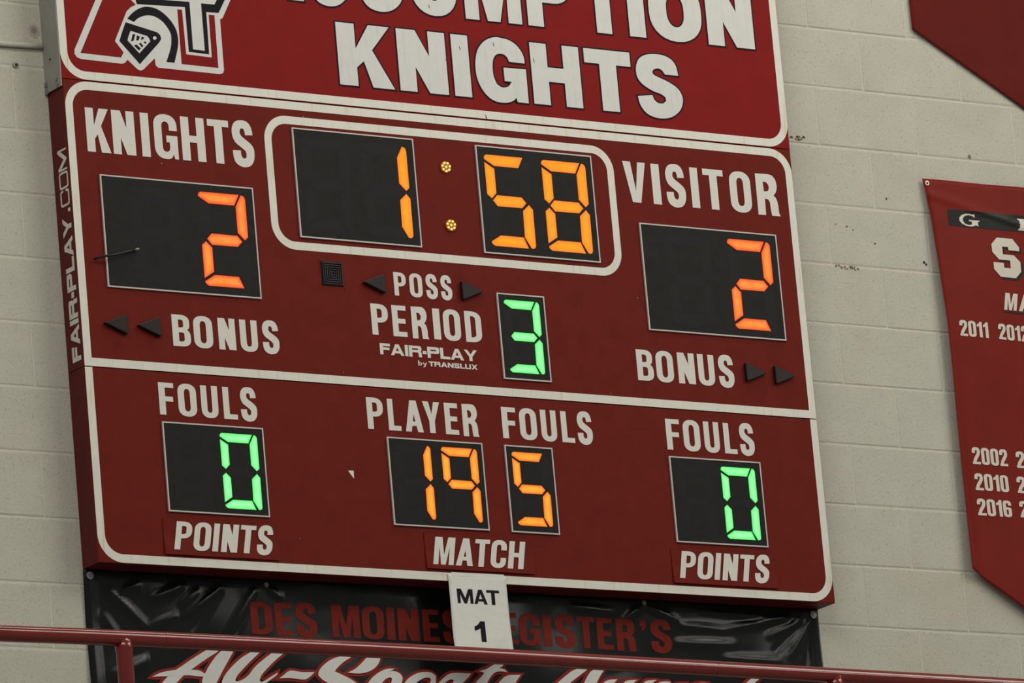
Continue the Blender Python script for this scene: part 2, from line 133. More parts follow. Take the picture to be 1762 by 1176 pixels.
M = {
 'wall': wall_material(),
 'mortar': mat('lightened_mortar', (0.475, 0.46, 0.39), 0.8, noise=0.08, scale=30, bump=0.4, spec=0.2),  # lighter than the block face: stands in for light caught in the joints
 'red': mat('maroon_enamel', (0.116, 0.0100, 0.0054), 0.65, noise=0.10, scale=14, bump=0.06, bscale=500, spec=0.08),
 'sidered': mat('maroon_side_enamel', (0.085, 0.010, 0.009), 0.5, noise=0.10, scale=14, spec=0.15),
 'signred': mat('scarlet_sign_face', (0.178, 0.0068, 0.006), 0.6, noise=0.07, scale=10, bump=0.05, bscale=500, spec=0.07),
 'white': stained('white_vinyl', (0.55, 0.535, 0.47), (0.40, 0.30, 0.13), 0.55),
 'letter': mat('white_lettering', (0.515, 0.505, 0.45), 0.45, noise=0.03, scale=25),
 'bigletter': stained('white_sign_lettering', (0.485, 0.485, 0.455), (0.34, 0.29, 0.20), 0.30),
 'ink': mat('black_vinyl', (0.010, 0.008, 0.011), 0.6, spec=0.06),
 'mask': mat('black_display_mask', (0.0105, 0.0105, 0.0095), 0.55, noise=0.2, scale=30, spec=0.10),
 'off': mat('unlit_segment', (0.0118, 0.0112, 0.0108), 0.52, spec=0.10),
 'trim': mat('grey_window_trim', (0.42, 0.40, 0.37), 0.45),
 'amber': lit('amber_led_diffuser', (1.0, 0.21, 0.014), (1.0, 0.355, 0.010), (0.3, 0.12, 0.02), 1.0),
 'orange': lit('orange_led_diffuser', (1.0, 0.075, 0.016), (1.0, 0.31, 0.045), (0.3, 0.05, 0.02), 1.0),
 'orange2': lit('orange_yellow_led_diffuser', (1.0, 0.155, 0.010), (1.0, 0.43, 0.035), (0.3, 0.08, 0.02), 1.0),
 'green': lit('green_led_diffuser', (0.09, 0.90, 0.15), (0.36, 1.0, 0.44), (0.05, 0.25, 0.06), 1.0),
 'ledlamp': mat('amber_led', (0.8, 0.5, 0.05), 0.3, emit=(1.0, 0.55, 0.05), estr=2.2),
 'ledcup': mat('brown_led_cup', (0.10, 0.028, 0.004), 0.4, emit=(0.6, 0.12, 0.0), estr=0.25),
 'arrow': mat('unlit_arrow_lens', (0.017, 0.0135, 0.013), 0.4, noise=0.1, spec=0.12),
 'arrowside': mat('arrow_housing', (0.010, 0.007, 0.006), 0.45, spec=0.25),
 'grille': mat('black_plastic_grille', (0.009, 0.010, 0.012), 0.5, spec=0.12),
 'steel': mat('galvanised_steel', (0.235, 0.23, 0.205), 0.75, metal=0.0, spec=0.15, noise=0.10, scale=18),
 'bolt': mat('dull_zinc', (0.22, 0.22, 0.20), 0.45, metal=0.6),
 'brass': mat('brass_grommet', (0.42, 0.38, 0.28), 0.35, metal=0.7),
 'grommet': mat('zinc_grommet', (0.20, 0.20, 0.19), 0.45, metal=0.3),
 'dimbrass': mat('tarnished_brass', (0.14, 0.12, 0.075), 0.5, metal=0.4),
 'dark': mat('dark_hole', (0.03, 0.022, 0.016), 0.8),
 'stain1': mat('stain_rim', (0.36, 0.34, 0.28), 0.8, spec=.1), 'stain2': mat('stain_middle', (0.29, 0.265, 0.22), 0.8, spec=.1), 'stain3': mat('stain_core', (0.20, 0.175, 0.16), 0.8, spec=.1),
 'brown': mat('brown_stain', (0.16, 0.12, 0.07), 0.8),
 'blackvinyl': vinyl('glossy_black_banner_vinyl', (0.0075, 0.0082, 0.0075), 0.13, 0.05, 0.17),
 'redvinyl': vinyl('red_banner_vinyl', (0.150, 0.0115, 0.0072), 0.5, 0.10, 0.07, 0.10),
 'darkredvinyl': vinyl('dark_red_banner_vinyl', (0.098, 0.0085, 0.006), 0.7, 0.10, 0.08, 0.10),
 'redink': mat('red_banner_ink', (0.135, 0.0125, 0.007), 0.6, noise=0.15, spec=0.08),
 'script': mat('white_script_ink', (0.50, 0.50, 0.47), 0.45, noise=0.03),
 'scriptred': mat('red_script_outline', (0.22, 0.018, 0.012), 0.6, spec=0.1),
 'bannerwhite': mat('cream_banner_print', (0.50, 0.46, 0.38), 0.5),
 'bannershadow': mat('dark_banner_print', (0.022, 0.022, 0.017), 0.6, spec=0.08),
 'gradient': mat('black_band_print', (0.013, 0.014, 0.012), 0.35, noise=0.5, scale=5, spec=0.08),
 'rail': mat('red_gloss_paint', (0.140, 0.0085, 0.0050), 0.13, noise=0.08, scale=40, bump=0.02, bscale=30, spec=0.5),
 'paper': mat('white_paper', (0.57, 0.57, 0.53), 0.7, noise=0.04, scale=18, bump=0.9, bscale=16),
 'conduit': mat('painted_conduit', (0.50, 0.46, 0.35), 0.5, noise=0.15, scale=20),
 'slab': mat('balcony_concrete', (0.25, 0.24, 0.22), 0.8, noise=0.1, scale=8),
}
# ---------------------------------------------------------------- object helpers
def tag(o, label=None, cat=None, group=None, kind=None):
    if label: o['label'] = label
    if cat: o['category'] = cat
    if group: o['group'] = group
    if kind: o['kind'] = kind
    return o
def empty(name, loc, label, cat, group=None):
    o = bpy.data.objects.new(name, None); C.objects.link(o); o.location = loc; o.empty_display_size = 0.1
    return tag(o, label, cat, group)
def obj(name, verts, faces, m, parent=None, mats=None, fmat=None, smooth=False, label=None):
    me = bpy.data.meshes.new(name); me.from_pydata([tuple(v) for v in verts], [], faces)
    for mm in (mats or [m]): me.materials.append(mm)
    if fmat:
        for p, k in zip(me.polygons, fmat): p.material_index = k
    if smooth:
        for p in me.polygons: p.use_smooth = True
    bm = bmesh.new(); bm.from_mesh(me); bmesh.ops.recalc_face_normals(bm, faces=bm.faces); bm.to_mesh(me); bm.free()
    o = bpy.data.objects.new(name, me); C.objects.link(o)
    if parent is not None:
        o.parent = parent
        off = wloc(parent)
        for v in me.vertices: v.co -= off
    if label: o['label'] = label
    return o
def wloc(o):
    v = Vector(o.location)
    while o.parent is not None:
        o = o.parent; v += o.location
    return v
def box(x0, x1, y0, y1, z0, z1, bev=0.0):
    """board coordinates; bev chamfers the front rim. returns verts, faces"""
    b = bev
    f = [(x0 + b, y0 + b, z1), (x1 - b, y0 + b, z1), (x1 - b, y1 - b, z1), (x0 + b, y1 - b, z1)]
    s = [(x0, y0, z1 - b), (x1, y0, z1 - b), (x1, y1, z1 - b), (x0, y1, z1 - b)]
    k = [(x0, y0, z0), (x1, y0, z0), (x1, y1, z0), (x0, y1, z0)]
    if b:
        v = f + s + k; fa = [(0, 1, 2, 3), (8, 11, 10, 9)]
        for a in (0, 4):
            for i in range(4): fa.append((a + i, a + 4 + i, a + 4 + (i + 1) % 4, a + (i + 1) % 4))
    else:
        v = f + k; fa = [(0, 1, 2, 3), (4, 7, 6, 5)]
        for i in range(4): fa.append((i, 4 + i, 4 + (i + 1) % 4, (i + 1) % 4))
    return [W3(*p) for p in v], fa
def area2(p): return sum(p[i][0] * p[(i + 1) % len(p)][1] - p[(i + 1) % len(p)][0] * p[i][1] for i in range(len(p))) / 2
def clean(p):
    q = []
    for a in p:
        if not q or (abs(a[0] - q[-1][0]) + abs(a[1] - q[-1][1])) > 1e-6: q.append(tuple(a))
    if len(q) > 2 and abs(q[0][0] - q[-1][0]) + abs(q[0][1] - q[-1][1]) < 1e-6: q.pop()
    return q
def flat(shapes, z, th, fmap=None, sub=0.0):
    """shapes: list of contour groups [outer, hole, ...]; solid of thickness th whose front is at z"""
    V, F = [], []
    for cs in shapes:
        cs = [clean(c) for c in cs]
        cs = [c if (area2(c) > 0) == (i == 0) else c[::-1] for i, c in enumerate(cs)]
        tri = tessellate_polygon([[Vector((a, b, 0)) for a, b in c] for c in cs])
        pts = [p for c in cs for p in c]; n = len(pts); o = len(V)
        V += [(a, b, z) for a, b in pts]
        F += [tuple(o + i for i in t) for t in tri]
        if th:
            V += [(a, b, z - th) for a, b in pts]
            k = 0
            for c in cs:
                m = len(c)
                for i in range(m):
                    a, b = k + i, k + (i + 1) % m
                    F.append((o + a, o + n + a, o + n + b, o + b))
                k += m
    if sub:
        bm = bmesh.new(); vs = [bm.verts.new(v) for v in V]
        for f in F:
            try: bm.faces.new([vs[i] for i in f])
            except ValueError: pass
        for _ in range(6):
            e = [e for e in bm.edges if e.calc_length() > sub]
            if not e: break
            bmesh.ops.subdivide_edges(bm, edges=e, cuts=1); bmesh.ops.triangulate(bm, faces=bm.faces)
        bm.verts.index_update()
        V = [tuple(v.co) for v in bm.verts]; F = [tuple(v.index for v in f.verts) for f in bm.faces]; bm.free()
    g = fmap or (lambda a, b, c: W3(a, b, c))
    return [g(*v) for v in V], F
def offset(p, d):
    """outward offset of a closed polygon"""
    p = clean(p)
    if area2(p) < 0: p = p[::-1]
    n = len(p); out = []
    for i in range(n):
        a, b, c = p[i - 1], p[i], p[(i + 1) % n]
        e1 = Vector((b[0] - a[0], b[1] - a[1])).normalized(); e2 = Vector((c[0] - b[0], c[1] - b[1])).normalized()
        n1 = Vector((e1.y, -e1.x)); n2 = Vector((e2.y, -e2.x)); m = n1 + n2
        if m.length < 1e-4: m = n1.copy()
        m.normalize(); k = min(1 / max(m.dot(n1), 0.3), 2.2)
        out.append((b[0] + m.x * d * k, b[1] + m.y * d * k))
    return out
def smooth(p, lim=38):
    """rounds a traced contour: adds curved points between its gentle bends, keeps its corners"""
    p = clean(p); n = len(p); ang = []
    for i in range(n):
        a = Vector((p[i][0] - p[i - 1][0], p[i][1] - p[i - 1][1])); b = Vector((p[(i + 1) % n][0] - p[i][0], p[(i + 1) % n][1] - p[i][1]))
        ang.append(abs(math.degrees(a.angle(b, 0))))
    out = []
    for i in range(n):
        j = (i + 1) % n; out.append(p[i])
        if ang[i] > 70 and ang[j] > 70: continue
        P0 = p[i - 1] if ang[i] < lim else (2 * p[i][0] - p[j][0], 2 * p[i][1] - p[j][1])
        P3 = p[(j + 1) % n] if ang[j] < lim else (2 * p[j][0] - p[i][0], 2 * p[j][1] - p[i][1])
        for u in (.33, .67):
            out.append(tuple(.5 * (2 * b + (c - a) * u + (2 * a - 5 * b + 4 * c - d) * u * u + (3 * b - a - 3 * c + d) * u ** 3) for a, b, c, d in zip(P0, p[i], p[j], P3)))
    return out
def rrect(x0, y0, x1, y1, r, n=8, corners='1111'):
    """corners: bl br tr tl"""
    P = []
    for k, (cx, cy, a0, px, py) in enumerate(((x0 + r, y0 + r, 180, x0, y0), (x1 - r, y0 + r, 270, x1, y0), (x1 - r, y1 - r, 0, x1, y1), (x0 + r, y1 - r, 90, x0, y1))):
        if corners[k] == '1':
            for i in range(n + 1):
                a = math.radians(a0 + 90 * i / n); P.append((cx + r * math.cos(a), cy + r * math.sin(a)))
        else: P.append((px, py))
    return P
def tube(pts, r, seg=20, caps=True, rs=None):
    V, F = [], []; n = len(pts)
    for i, p in enumerate(pts):
        t = (pts[min(i + 1, n - 1)] - pts[max(i - 1, 0)]).normalized()
        a = t.cross(Vector((0, 1, 0.02))).normalized(); b = t.cross(a)
        rr = rs[i] if rs else r
        for k in range(seg):
            th = 2 * math.pi * k / seg; V.append(p + a * math.cos(th) * rr + b * math.sin(th) * rr)
    for i in range(n - 1):
        for k in range(seg):
            F.append((i * seg + k, i * seg + (k + 1) % seg, (i + 1) * seg + (k + 1) % seg, (i + 1) * seg + k))
    if caps: F += [tuple(range(seg))[::-1], tuple((n - 1) * seg + k for k in range(seg))]
    return V, F
def disc(x, y, z, r, th, seg=20, inner=0.0):
    """short cylinder or ring facing the viewer"""
    o = [(x + r * math.cos(2 * math.pi * i / seg), y + r * math.sin(2 * math.pi * i / seg)) for i in range(seg)]
    if inner:
        return flat([[o, [(x + inner * math.cos(2 * math.pi * i / seg), y + inner * math.sin(2 * math.pi * i / seg)) for i in range(seg)]]], z, th)
    return flat([[o]], z, th)
# ---------------------------------------------------------------- letters drawn as outlines (cap height 1)
def arc(cx, cy, rx, ry, a0, a1, n=7, ex=2.4):
    P = []
    for i in range(n + 1):
        a = math.radians(a0 + (a1 - a0) * i / n); c, s = math.cos(a), math.sin(a)
        P.append((cx + rx * math.copysign(abs(c) ** (2 / ex), c), cy + ry * math.copysign(abs(s) ** (2 / ex), s)))
    return P
def ring(x0, x1, y0, y1, rx, ry, ex):
    return (arc(x1 - rx, y1 - ry, rx, ry, 0, 90, ex=ex) + arc(x0 + rx, y1 - ry, rx, ry, 90, 180, ex=ex)
            + arc(x0 + rx, y0 + ry, rx, ry, 180, 270, ex=ex) + arc(x1 - rx, y0 + ry, rx, ry, 270, 360, ex=ex))
def bez(p0, p1, p2, p3, n=8):
    return [tuple((1 - t) ** 3 * a + 3 * (1 - t) ** 2 * t * b + 3 * (1 - t) * t * t * c + t ** 3 * d for a, b, c, d in zip(p0, p1, p2, p3)) for t in [i / n for i in range(n + 1)]]
def stroke(path, widths):
    L, R = [], []; n = len(path)
    for i in range(n):
        a, b = path[max(i - 1, 0)], path[min(i + 1, n - 1)]
        t = Vector((b[0] - a[0], b[1] - a[1])).normalized(); nx, ny = -t.y, t.x; h = widths[i] / 2
        L.append((path[i][0] + nx * h, path[i][1] + ny * h)); R.append((path[i][0] - nx * h, path[i][1] - ny * h))
    return L + R[::-1]
FONTS = {  # stem, bar, corner radius x (of width), corner radius y, exponent, width scale
 'cond': dict(s=.205, t=.155, ry=.27, ex=2.3, k=1.0),
 'heavy': dict(s=.285, t=.235, ry=.44, ex=2.15, k=1.42),
 'ext': dict(s=.265, t=.235, ry=.30, ex=3.6, k=1.75),
 'extthin': dict(s=.13, t=.12, ry=.30, ex=3.6, k=1.75),
 'bold': dict(s=.215, t=.17, ry=.40, ex=2.1, k=1.42),
 'narrow': dict(s=.19, t=.15, ry=.22, ex=2.6, k=.92),
}
WD = dict(K=.60, N=.575, I=.21, G=.60, H=.595, T=.55, S=.56, V=.62, O=.60, R=.60, B=.59, U=.575, P=.575, E=.50, D=.59, F=.49, L=.475,
          A=.64, Y=.63, M=.76, C=.58, X=.62, b=.5, y=.55)
WD.update({'-': .30, '.': .21, "'": .20, '0': .54, '1': .34, '2': .54, '6': .54, ' ': .32})
def glyph(ch, f):
    s, t, ry, ex = f['s'], f['t'], f['ry'], f['ex']; w = WD[ch] * f['k']
    if ch in "I.1'": w = {'I': s, '.': s, "'": s, '1': s * 1.75}[ch]
    for nm, ks in (('cond', (1.0, .92)), ('heavy', (1.42,))):
        tr = DATA['glyphs'].get(ch + '_' + nm)
        if tr and f['k'] in ks and not (nm == 'heavy' and f is FONTS['bold']): return w, [[smooth([(a * w, b) for a, b in c]) for c in tr]]
    rx = w / 2 if f['k'] < 1.5 else w * .3
    rix = max(rx - s, .02); riy = max(ry - t, .04)
    if f['k'] >= 1.5: rix, riy = max(rx - s, .06), max(ry - t, .06)
    u = (w - s) / 2
    if ch == 'I': return w, [[[(0, 0), (w, 0), (w, 1), (0, 1)]]]
    if ch == '.': return w, [[[(0, 0), (w, 0), (w, t * 1.1), (0, t * 1.1)]]]
    if ch == "'": return w, [[[(0, 1), (w, 1), (w, .80), (w * .5, .66), (w * .15, .66), (w * .45, .8), (0, .8)]]]
    if ch == '-':
        w = w * .62 if f['k'] > 1.5 else w
        return w, [[[(0, .30), (w, .30), (w, .30 + t * 1.25), (0, .30 + t * 1.25)]]]
    if ch == 'L': return w, [[[(0, 0), (w, 0), (w, t), (s, t), (s, 1), (0, 1)]]]
    if ch == 'F': return w, [[[(0, 0), (s, 0), (s, .42), (w * .93, .42), (w * .93, .42 + t), (s, .42 + t), (s, 1 - t), (w, 1 - t), (w, 1), (0, 1)]]]
    if ch == 'E': return w, [[[(0, 0), (w, 0), (w, t), (s, t), (s, .5 - t / 2), (w * .93, .5 - t / 2), (w * .93, .5 + t / 2), (s, .5 + t / 2), (s, 1 - t), (w, 1 - t), (w, 1), (0, 1)]]]
    if ch == 'T': return w, [[[(u, 0), (u + s, 0), (u + s, 1 - t), (w, 1 - t), (w, 1), (0, 1), (0, 1 - t), (u, 1 - t)]]]
    if ch == 'H': return w, [[[(0, 0), (s, 0), (s, .5 - t / 2), (w - s, .5 - t / 2), (w - s, 0), (w, 0), (w, 1), (w - s, 1), (w - s, .5 + t / 2), (s, .5 + t / 2), (s, 1), (0, 1)]]]
    if ch == 'N':
        a = s * 1.12; g = (w - s - a) / (w - a * .92); y1 = 1 - g
        return w, [[[(0, 0), (s, 0), (s, 1 - y1), (w - a, 0), (w, 0), (w, 1), (w - s, 1), (w - s, y1), (a, 1), (0, 1)]]]
    if ch == 'M':
        a = s * 1.32; s2 = s * .92
        return w, [[[(0, 0), (s2, 0), (s2, .66), (w / 2 - s * .42, 0), (w / 2 + s * .42, 0), (w - s2, .66), (w - s2, 0), (w, 0), (w, 1), (w - a, 1), (w / 2, .36), (a, 1), (0, 1)]]]
    if ch == 'K':
        d = s * 1.18
        return w, [[[(0, 0), (s, 0), (s, .30), (s + (w - s) * .20, .41), (w - d, 0), (w, 0), (w * .60 + s * .10, .60), (w * .975, 1), (w - d - .01, 1), (s, .60), (s, 1), (0, 1)]]]
    if ch == 'A':
        h = s * .56; c = w / 2; y0, y1 = .19, .19 + t * .92; d = s * 1.0
        L = lambda y: d + (c - d) * y / (1.0 + .0) * 1.0
        ins = lambda y: (s * 1.0) + (c - h - 0) * y        # inner edge of the left leg
        ap = (c - s) / (c - h)
        return w, [[[(0, 0), (s, 0), (ins(y0), y0), (w - ins(y0), y0), (w - s, 0), (w, 0), (c + h, 1), (c - h, 1)],
                    [(ins(y1), y1), (c, min(ap, .86)), (w - ins(y1), y1)]]]
    if ch == 'V':
        c = w / 2; h = s * .56
        return w, [[[(c - h, 0), (c + h, 0), (w, 1), (w - s * 1.03, 1), (c, .28), (s * 1.03, 1), (0, 1)]]]
    if ch == 'Y':
        c = w / 2
        return w, [[[(c - s / 2, 0), (c + s / 2, 0), (c + s / 2, .38), (w, 1), (w - s * 1.08, 1), (c, .60), (s * 1.08, 1), (0, 1), (c - s / 2, .38)]]]
    if ch == 'X':
        c = w / 2
        return w, [[[(0, 0), (s * 1.2, 0), (c, .33), (w - s * 1.2, 0), (w, 0), (c + s * .62, .51), (w - .02, 1), (w - s * 1.2, 1), (c, .69), (s * 1.2, 1), (.02, 1), (c - s * .62, .51)]]]
    if ch in 'O0':
        ov = .012
        return w, [[ring(0, w, -ov, 1 + ov, rx, ry, ex), ring(s, w - s, t - ov * .5, 1 - t + ov * .5, min(rix + .01, (w - 2 * s) / 2), riy + .03, ex)]]
    if ch == 'U':
        ov = .012
        return w, [[[(0, 1)] + arc(rx, ry - ov, rx, ry, 180, 270, ex=ex) + arc(w - rx, ry - ov, rx, ry, 270, 360, ex=ex) + [(w, 1), (w - s, 1)]
                    + arc(w - s - rix, riy + t, rix, riy, 360, 270, ex=ex) + arc(s + rix, riy + t, rix, riy, 270, 180, ex=ex) + [(s, 1)]]]
    if ch == 'D':
        r2 = min(w * .62, .36 if f['k'] < 1.2 else .5); ri = max(r2 - s, .03)
        return w, [[[(0, 0)] + arc(w - r2, ry, r2, ry, 270, 360, ex=ex) + arc(w - r2, 1 - ry, r2, ry, 0, 90, ex=ex) + [(0, 1)],
                    [(s, t)] + arc(w - s - ri, t + riy, ri, riy, 270, 360, ex=ex) + arc(w - s - ri, 1 - t - riy, ri, riy, 0, 90, ex=ex) + [(s, 1 - t)]]]
    if ch in 'PR':
        yb = .40 if ch == 'P' else .405; r2 = min(w * .55, .32); ri = max(r2 - s, .05); hh = (1 - yb) / 2; rb = min(hh, ry)
        hole = [(s, yb + t)] + arc(w - s - ri, yb + t + .07, ri, .07, 270, 360, ex=ex) + arc(w - s - ri, 1 - t - .07, ri, .07, 0, 90, ex=ex) + [(s, 1 - t)]
        if ch == 'P':
            return w, [[[(0, 0), (s, 0), (s, yb)] + arc(w - r2, yb + rb, r2, rb, 270, 360, ex=ex) + arc(w - r2, 1 - rb, r2, rb, 0, 90, ex=ex) + [(0, 1)], hole]]
        q = .52
        return w + .02, [[[(0, 0), (s, 0), (s, yb)] + bez((w - s - .07, yb), (w - s - .01, yb), (w - s, yb - .05), (w - s, yb - .12), 4) + [(w - s, .10), (w - s + .025, 0), (w + .03, 0), (w, .09), (w, yb - .08)]
                          + bez((w, yb - .08), (w - .005, yb + .04), (w - .05, yb + .085), (w - .10, yb + .10), 4)
                          + bez((w - .10, yb + .10), (w - .02, yb + .14), (w, yb + .20), (w, yb + .28), 4) + arc(w - r2, 1 - rb * .8, r2, rb * .8, 0, 90, ex=ex) + [(0, 1)], hole]]
    if ch == 'B':
        ym = .52; r2 = min(w * .5, .3); ri = max(r2 - s, .04)
        h1 = [(s, t), ] + arc(w - s - ri, t + .07, ri, .07, 270, 360, ex=ex) + arc(w - s - ri, ym - t / 2 - .07, ri, .07, 0, 90, ex=ex) + [(s, ym - t / 2)]
        h2 = [(s, ym + t / 2)] + arc(w - s - ri - .02, ym + t / 2 + .06, ri, .06, 270, 360, ex=ex) + arc(w - s - ri - .02, 1 - t - .06, ri, .06, 0, 90, ex=ex) + [(s, 1 - t)]
        return w, [[[(0, 0)] + arc(w - r2, .22, r2, .22, 270, 360, ex=ex) + bez((w, .30), (w, .42), (w - .03, .49), (w - .11, ym + .01), 5)
                    + bez((w - .11, ym + .01), (w - .04, .56), (w - .02, .62), (w - .02, .72), 5) + arc(w - .02 - r2, .78, r2, .22, 0, 90, ex=ex) + [(0, 1)], h1, h2]]
    if ch in 'CG':
        ov = .012; yt = .645
        top = [(w, yt)] + arc(w - rx, 1 - ry + ov, rx, ry, 0, 90, ex=ex) + arc(rx, 1 - ry + ov, rx, ry, 90, 180, ex=ex)
        it = arc(s + rix, 1 - t - riy, rix, riy, 180, 90, ex=ex) + arc(w - s - rix, 1 - t - riy, rix, riy, 90, 0, ex=ex) + [(w - s, yt)]
        if ch == 'C':
            return w, [[top + arc(rx, ry - ov, rx, ry, 180, 270, ex=ex) + arc(w - rx, ry - ov, rx, ry, 270, 360, ex=ex) + [(w, .37), (w - s, .37)]
                        + arc(w - s - rix, t + riy, rix, riy, 360, 270, ex=ex) + arc(s + rix, t + riy, rix, riy, 270, 180, ex=ex) + it]]
        return w, [[top + arc(rx, ry - ov, rx, ry, 180, 270, ex=ex) + bez((w * .54, -ov), (w * .66, -ov), (w * .75, .03), (w * .80, .11), 4) + [(w * .84, 0), (w, 0), (w, .53), (w * .52, .53), (w * .52, .53 - t), (w - s, .53 - t)]
                    + arc(w - s - rix, t + riy, rix, riy, 360, 270, ex=ex) + arc(s + rix, t + riy, rix, riy, 270, 180, ex=ex) + it]]
    if ch == 'S':
        a = s / 2; b = t / 2; kx = (w - s) * .27; ym = .505
        if f['k'] >= 1.5:
            return w, [[stroke([(w - a, .66), (w - a, .80), (w - a - .08, 1 - b), (a + .1, 1 - b), (a, .86), (a, .66), (a + .08, .5 + .02), (w - a - .08, .5 - .02), (w - a, .34), (w - a, .14), (w - a - .1, b), (a + .08, b), (a, .2), (a, .33)], [t] * 14)]]
        P = bez((w - a, .665), (w - a, .70), (w - a, .74), (w - a, .77), 2)[:-1] + bez((w - a, .77), (w - a, .90), (w / 2 + kx * .75, 1 - b + .008), (w / 2, 1 - b + .008), 7)[:-1]
        P += bez((w / 2, 1 - b + .008), (w / 2 - kx, 1 - b + .008), (a, .93), (a, .765), 7)[:-1]
        P += bez((a, .765), (a, .62), (w * .30, .60), (w / 2, ym), 7)[:-1] + bez((w / 2, ym), (w * .70, .41), (w - a, .38), (w - a, .235), 7)[:-1]
        P += bez((w - a, .235), (w - a, .07), (w / 2 + kx, b - .008), (w / 2, b - .008), 7)[:-1] + bez((w / 2, b - .008), (w / 2 - kx * .8, b - .008), (a, .10), (a, .24), 7)[:-1] + [(a, .24), (a, .345)]
        n = len(P); Wd = []
        for i, p in enumerate(P):
            e = min(abs(p[0] - a), abs(p[0] - (w - a))) / max((w - s) / 2, 1e-3)
            d = abs(p[1] - ym)
            base = s + (t - s) * min(1, e) ** .8 if d > .18 else s + (t * 1.35 - s) * min(1, e)
            Wd.append(base)
        return w, [[stroke(P, Wd)]]
    if ch == '1' and f is FONTS['bold']: return s * 2.17, [[[(s * 1.17, 0), (s * 2.17, 0), (s * 2.17, 1), (s * 1.25, 1), (s * .9, .88), (s * .5, .79), (0, .725), (0, .525), (s * .6, .57), (s * 1.17, .66)]]]
    if ch == '1': return w, [[[(w - s, 0), (w, 0), (w, 1), (w - s * .8, 1), (w - s, .90), (0, .80), (0, .66), (w - s, .72)]]]
    if ch == '2':
        a = s / 2; b = t / 2
        P = [(a, .66), (a, .74)] + bez((a, .78), (a, 1 - b + .01), (w * .35, 1 - b), (w / 2, 1 - b), 5) + bez((w / 2, 1 - b), (w * .75, 1 - b), (w - a, .92), (w - a, .74), 5)[1:] + bez((w - a, .74), (w - a, .52), (w * .35, .42), (a + .03, t * .6), 6)[1:]
        return w, [[stroke(P, [s] * (len(P) - 1) + [s * .8])], [[(.01, 0), (w, 0), (w, t), (.01, t)]]]
    if ch == '6':
        return w, [[[(w, .70)] + arc(w - rx, 1 - ry, rx, ry, 0, 90, ex=ex) + arc(rx, 1 - ry, rx, ry, 90, 180, ex=ex) + arc(rx, ry, rx, ry, 180, 270, ex=ex) + arc(w - rx, ry, rx, ry, 270, 360, ex=ex) + arc(w - rx, .60 - ry * .7, rx, ry * .7, 0, 90, ex=ex) + [(s, .60), (s, .80)]
                    + arc(w - s - rix, 1 - t - riy, rix, riy, 90, 0, ex=ex) + [(w - s, .70)], ring(s, w - s, t, .60 - t, rix, riy, ex)]]
    if ch == 'b': return w, [[[(0, 0), (w * .6, 0), (w * .9, .12), (w, .35), (w * .9, .58), (w * .6, .68), (s, .62), (s, 1), (0, 1)], [(s, .16), (w * .6, .16), (w - s, .35), (w * .6, .52), (s, .48)]]]
    if ch == 'y': return w, [[[(w * .30, -.30), (w * .55, -.22), (w, .68), (w - s, .68), (w * .54, .22), (s, .68), (0, .68), (w * .42, .02), (w * .32, -.12), (w * .16, -.14), (w * .12, -.30)]]]
    return w, [[[(0, 0), (w, 0), (w, 1), (0, 1)]]]
def word(text, x0, x1, y0, y1, font='cond', slant=0.0, edges=None, gap=.085):
    f = FONTS[font]; gl = [glyph(c, f) for c in text]; h = y1 - y0; out = []
    if edges is None:
        pos, x = [], 0.0
        for i, (c, (w, g)) in enumerate(zip(text, gl)):
            if i:
                p = text[i - 1] + c
                k = gap * (1.25 if p[0] in 'NIHUME' and p[1] in 'NIHUME' else 1.0)
                if p in ('LA', 'AT', 'AY', 'FA', 'LY', 'PA', 'YE', 'VI', 'TR'): k *= .45
                if 'T' in p or 'L' == p[0]: k *= .85
                x += k * (f['k'] if f['k'] < 1.3 else 1.0)
            pos.append((x, w)); x += w
        tot = x + abs(slant); sc_ = (x1 - x0) / tot
        edges = [(x0 + a * sc_, x0 + (a + w) * sc_) for a, w in pos]; shear = slant * h
    else: shear = slant * h
    for (a, b), (w, g) in zip(edges, gl):
        for cs in g: out.append([[(a + p[0] / w * (b - a) + p[1] * shear, y0 + p[1] * h) for p in c] for c in cs])
    return out
def lettering(parent, text, d, font='cond', m=None, z=.0012, slant=0.0, edges=None, name='lettering', label=None, fmap=None, sub=0, gap=.085, outline=0):
    sh = word(text, d[0], d[1], d[2], d[3], font, slant, edges, gap)
    if outline:
        for i, g in enumerate(sh):          # thin dark edge behind each letter
            pass
        os_ = [[offset(g[0], outline)] + [list(offset(h, -outline)) for h in g[1:]] for g in sh]
        v, fc = flat(os_, z - .0004, .0003, fmap, sub); obj('lettering_outline', v, fc, M['ink'], parent, label='black outline of the word ' + text)
    v, fc = flat(sh, z, .0005, fmap, sub)
    return obj(name, v, fc, m or M['letter'], parent, label=label or 'lettering reading ' + text)
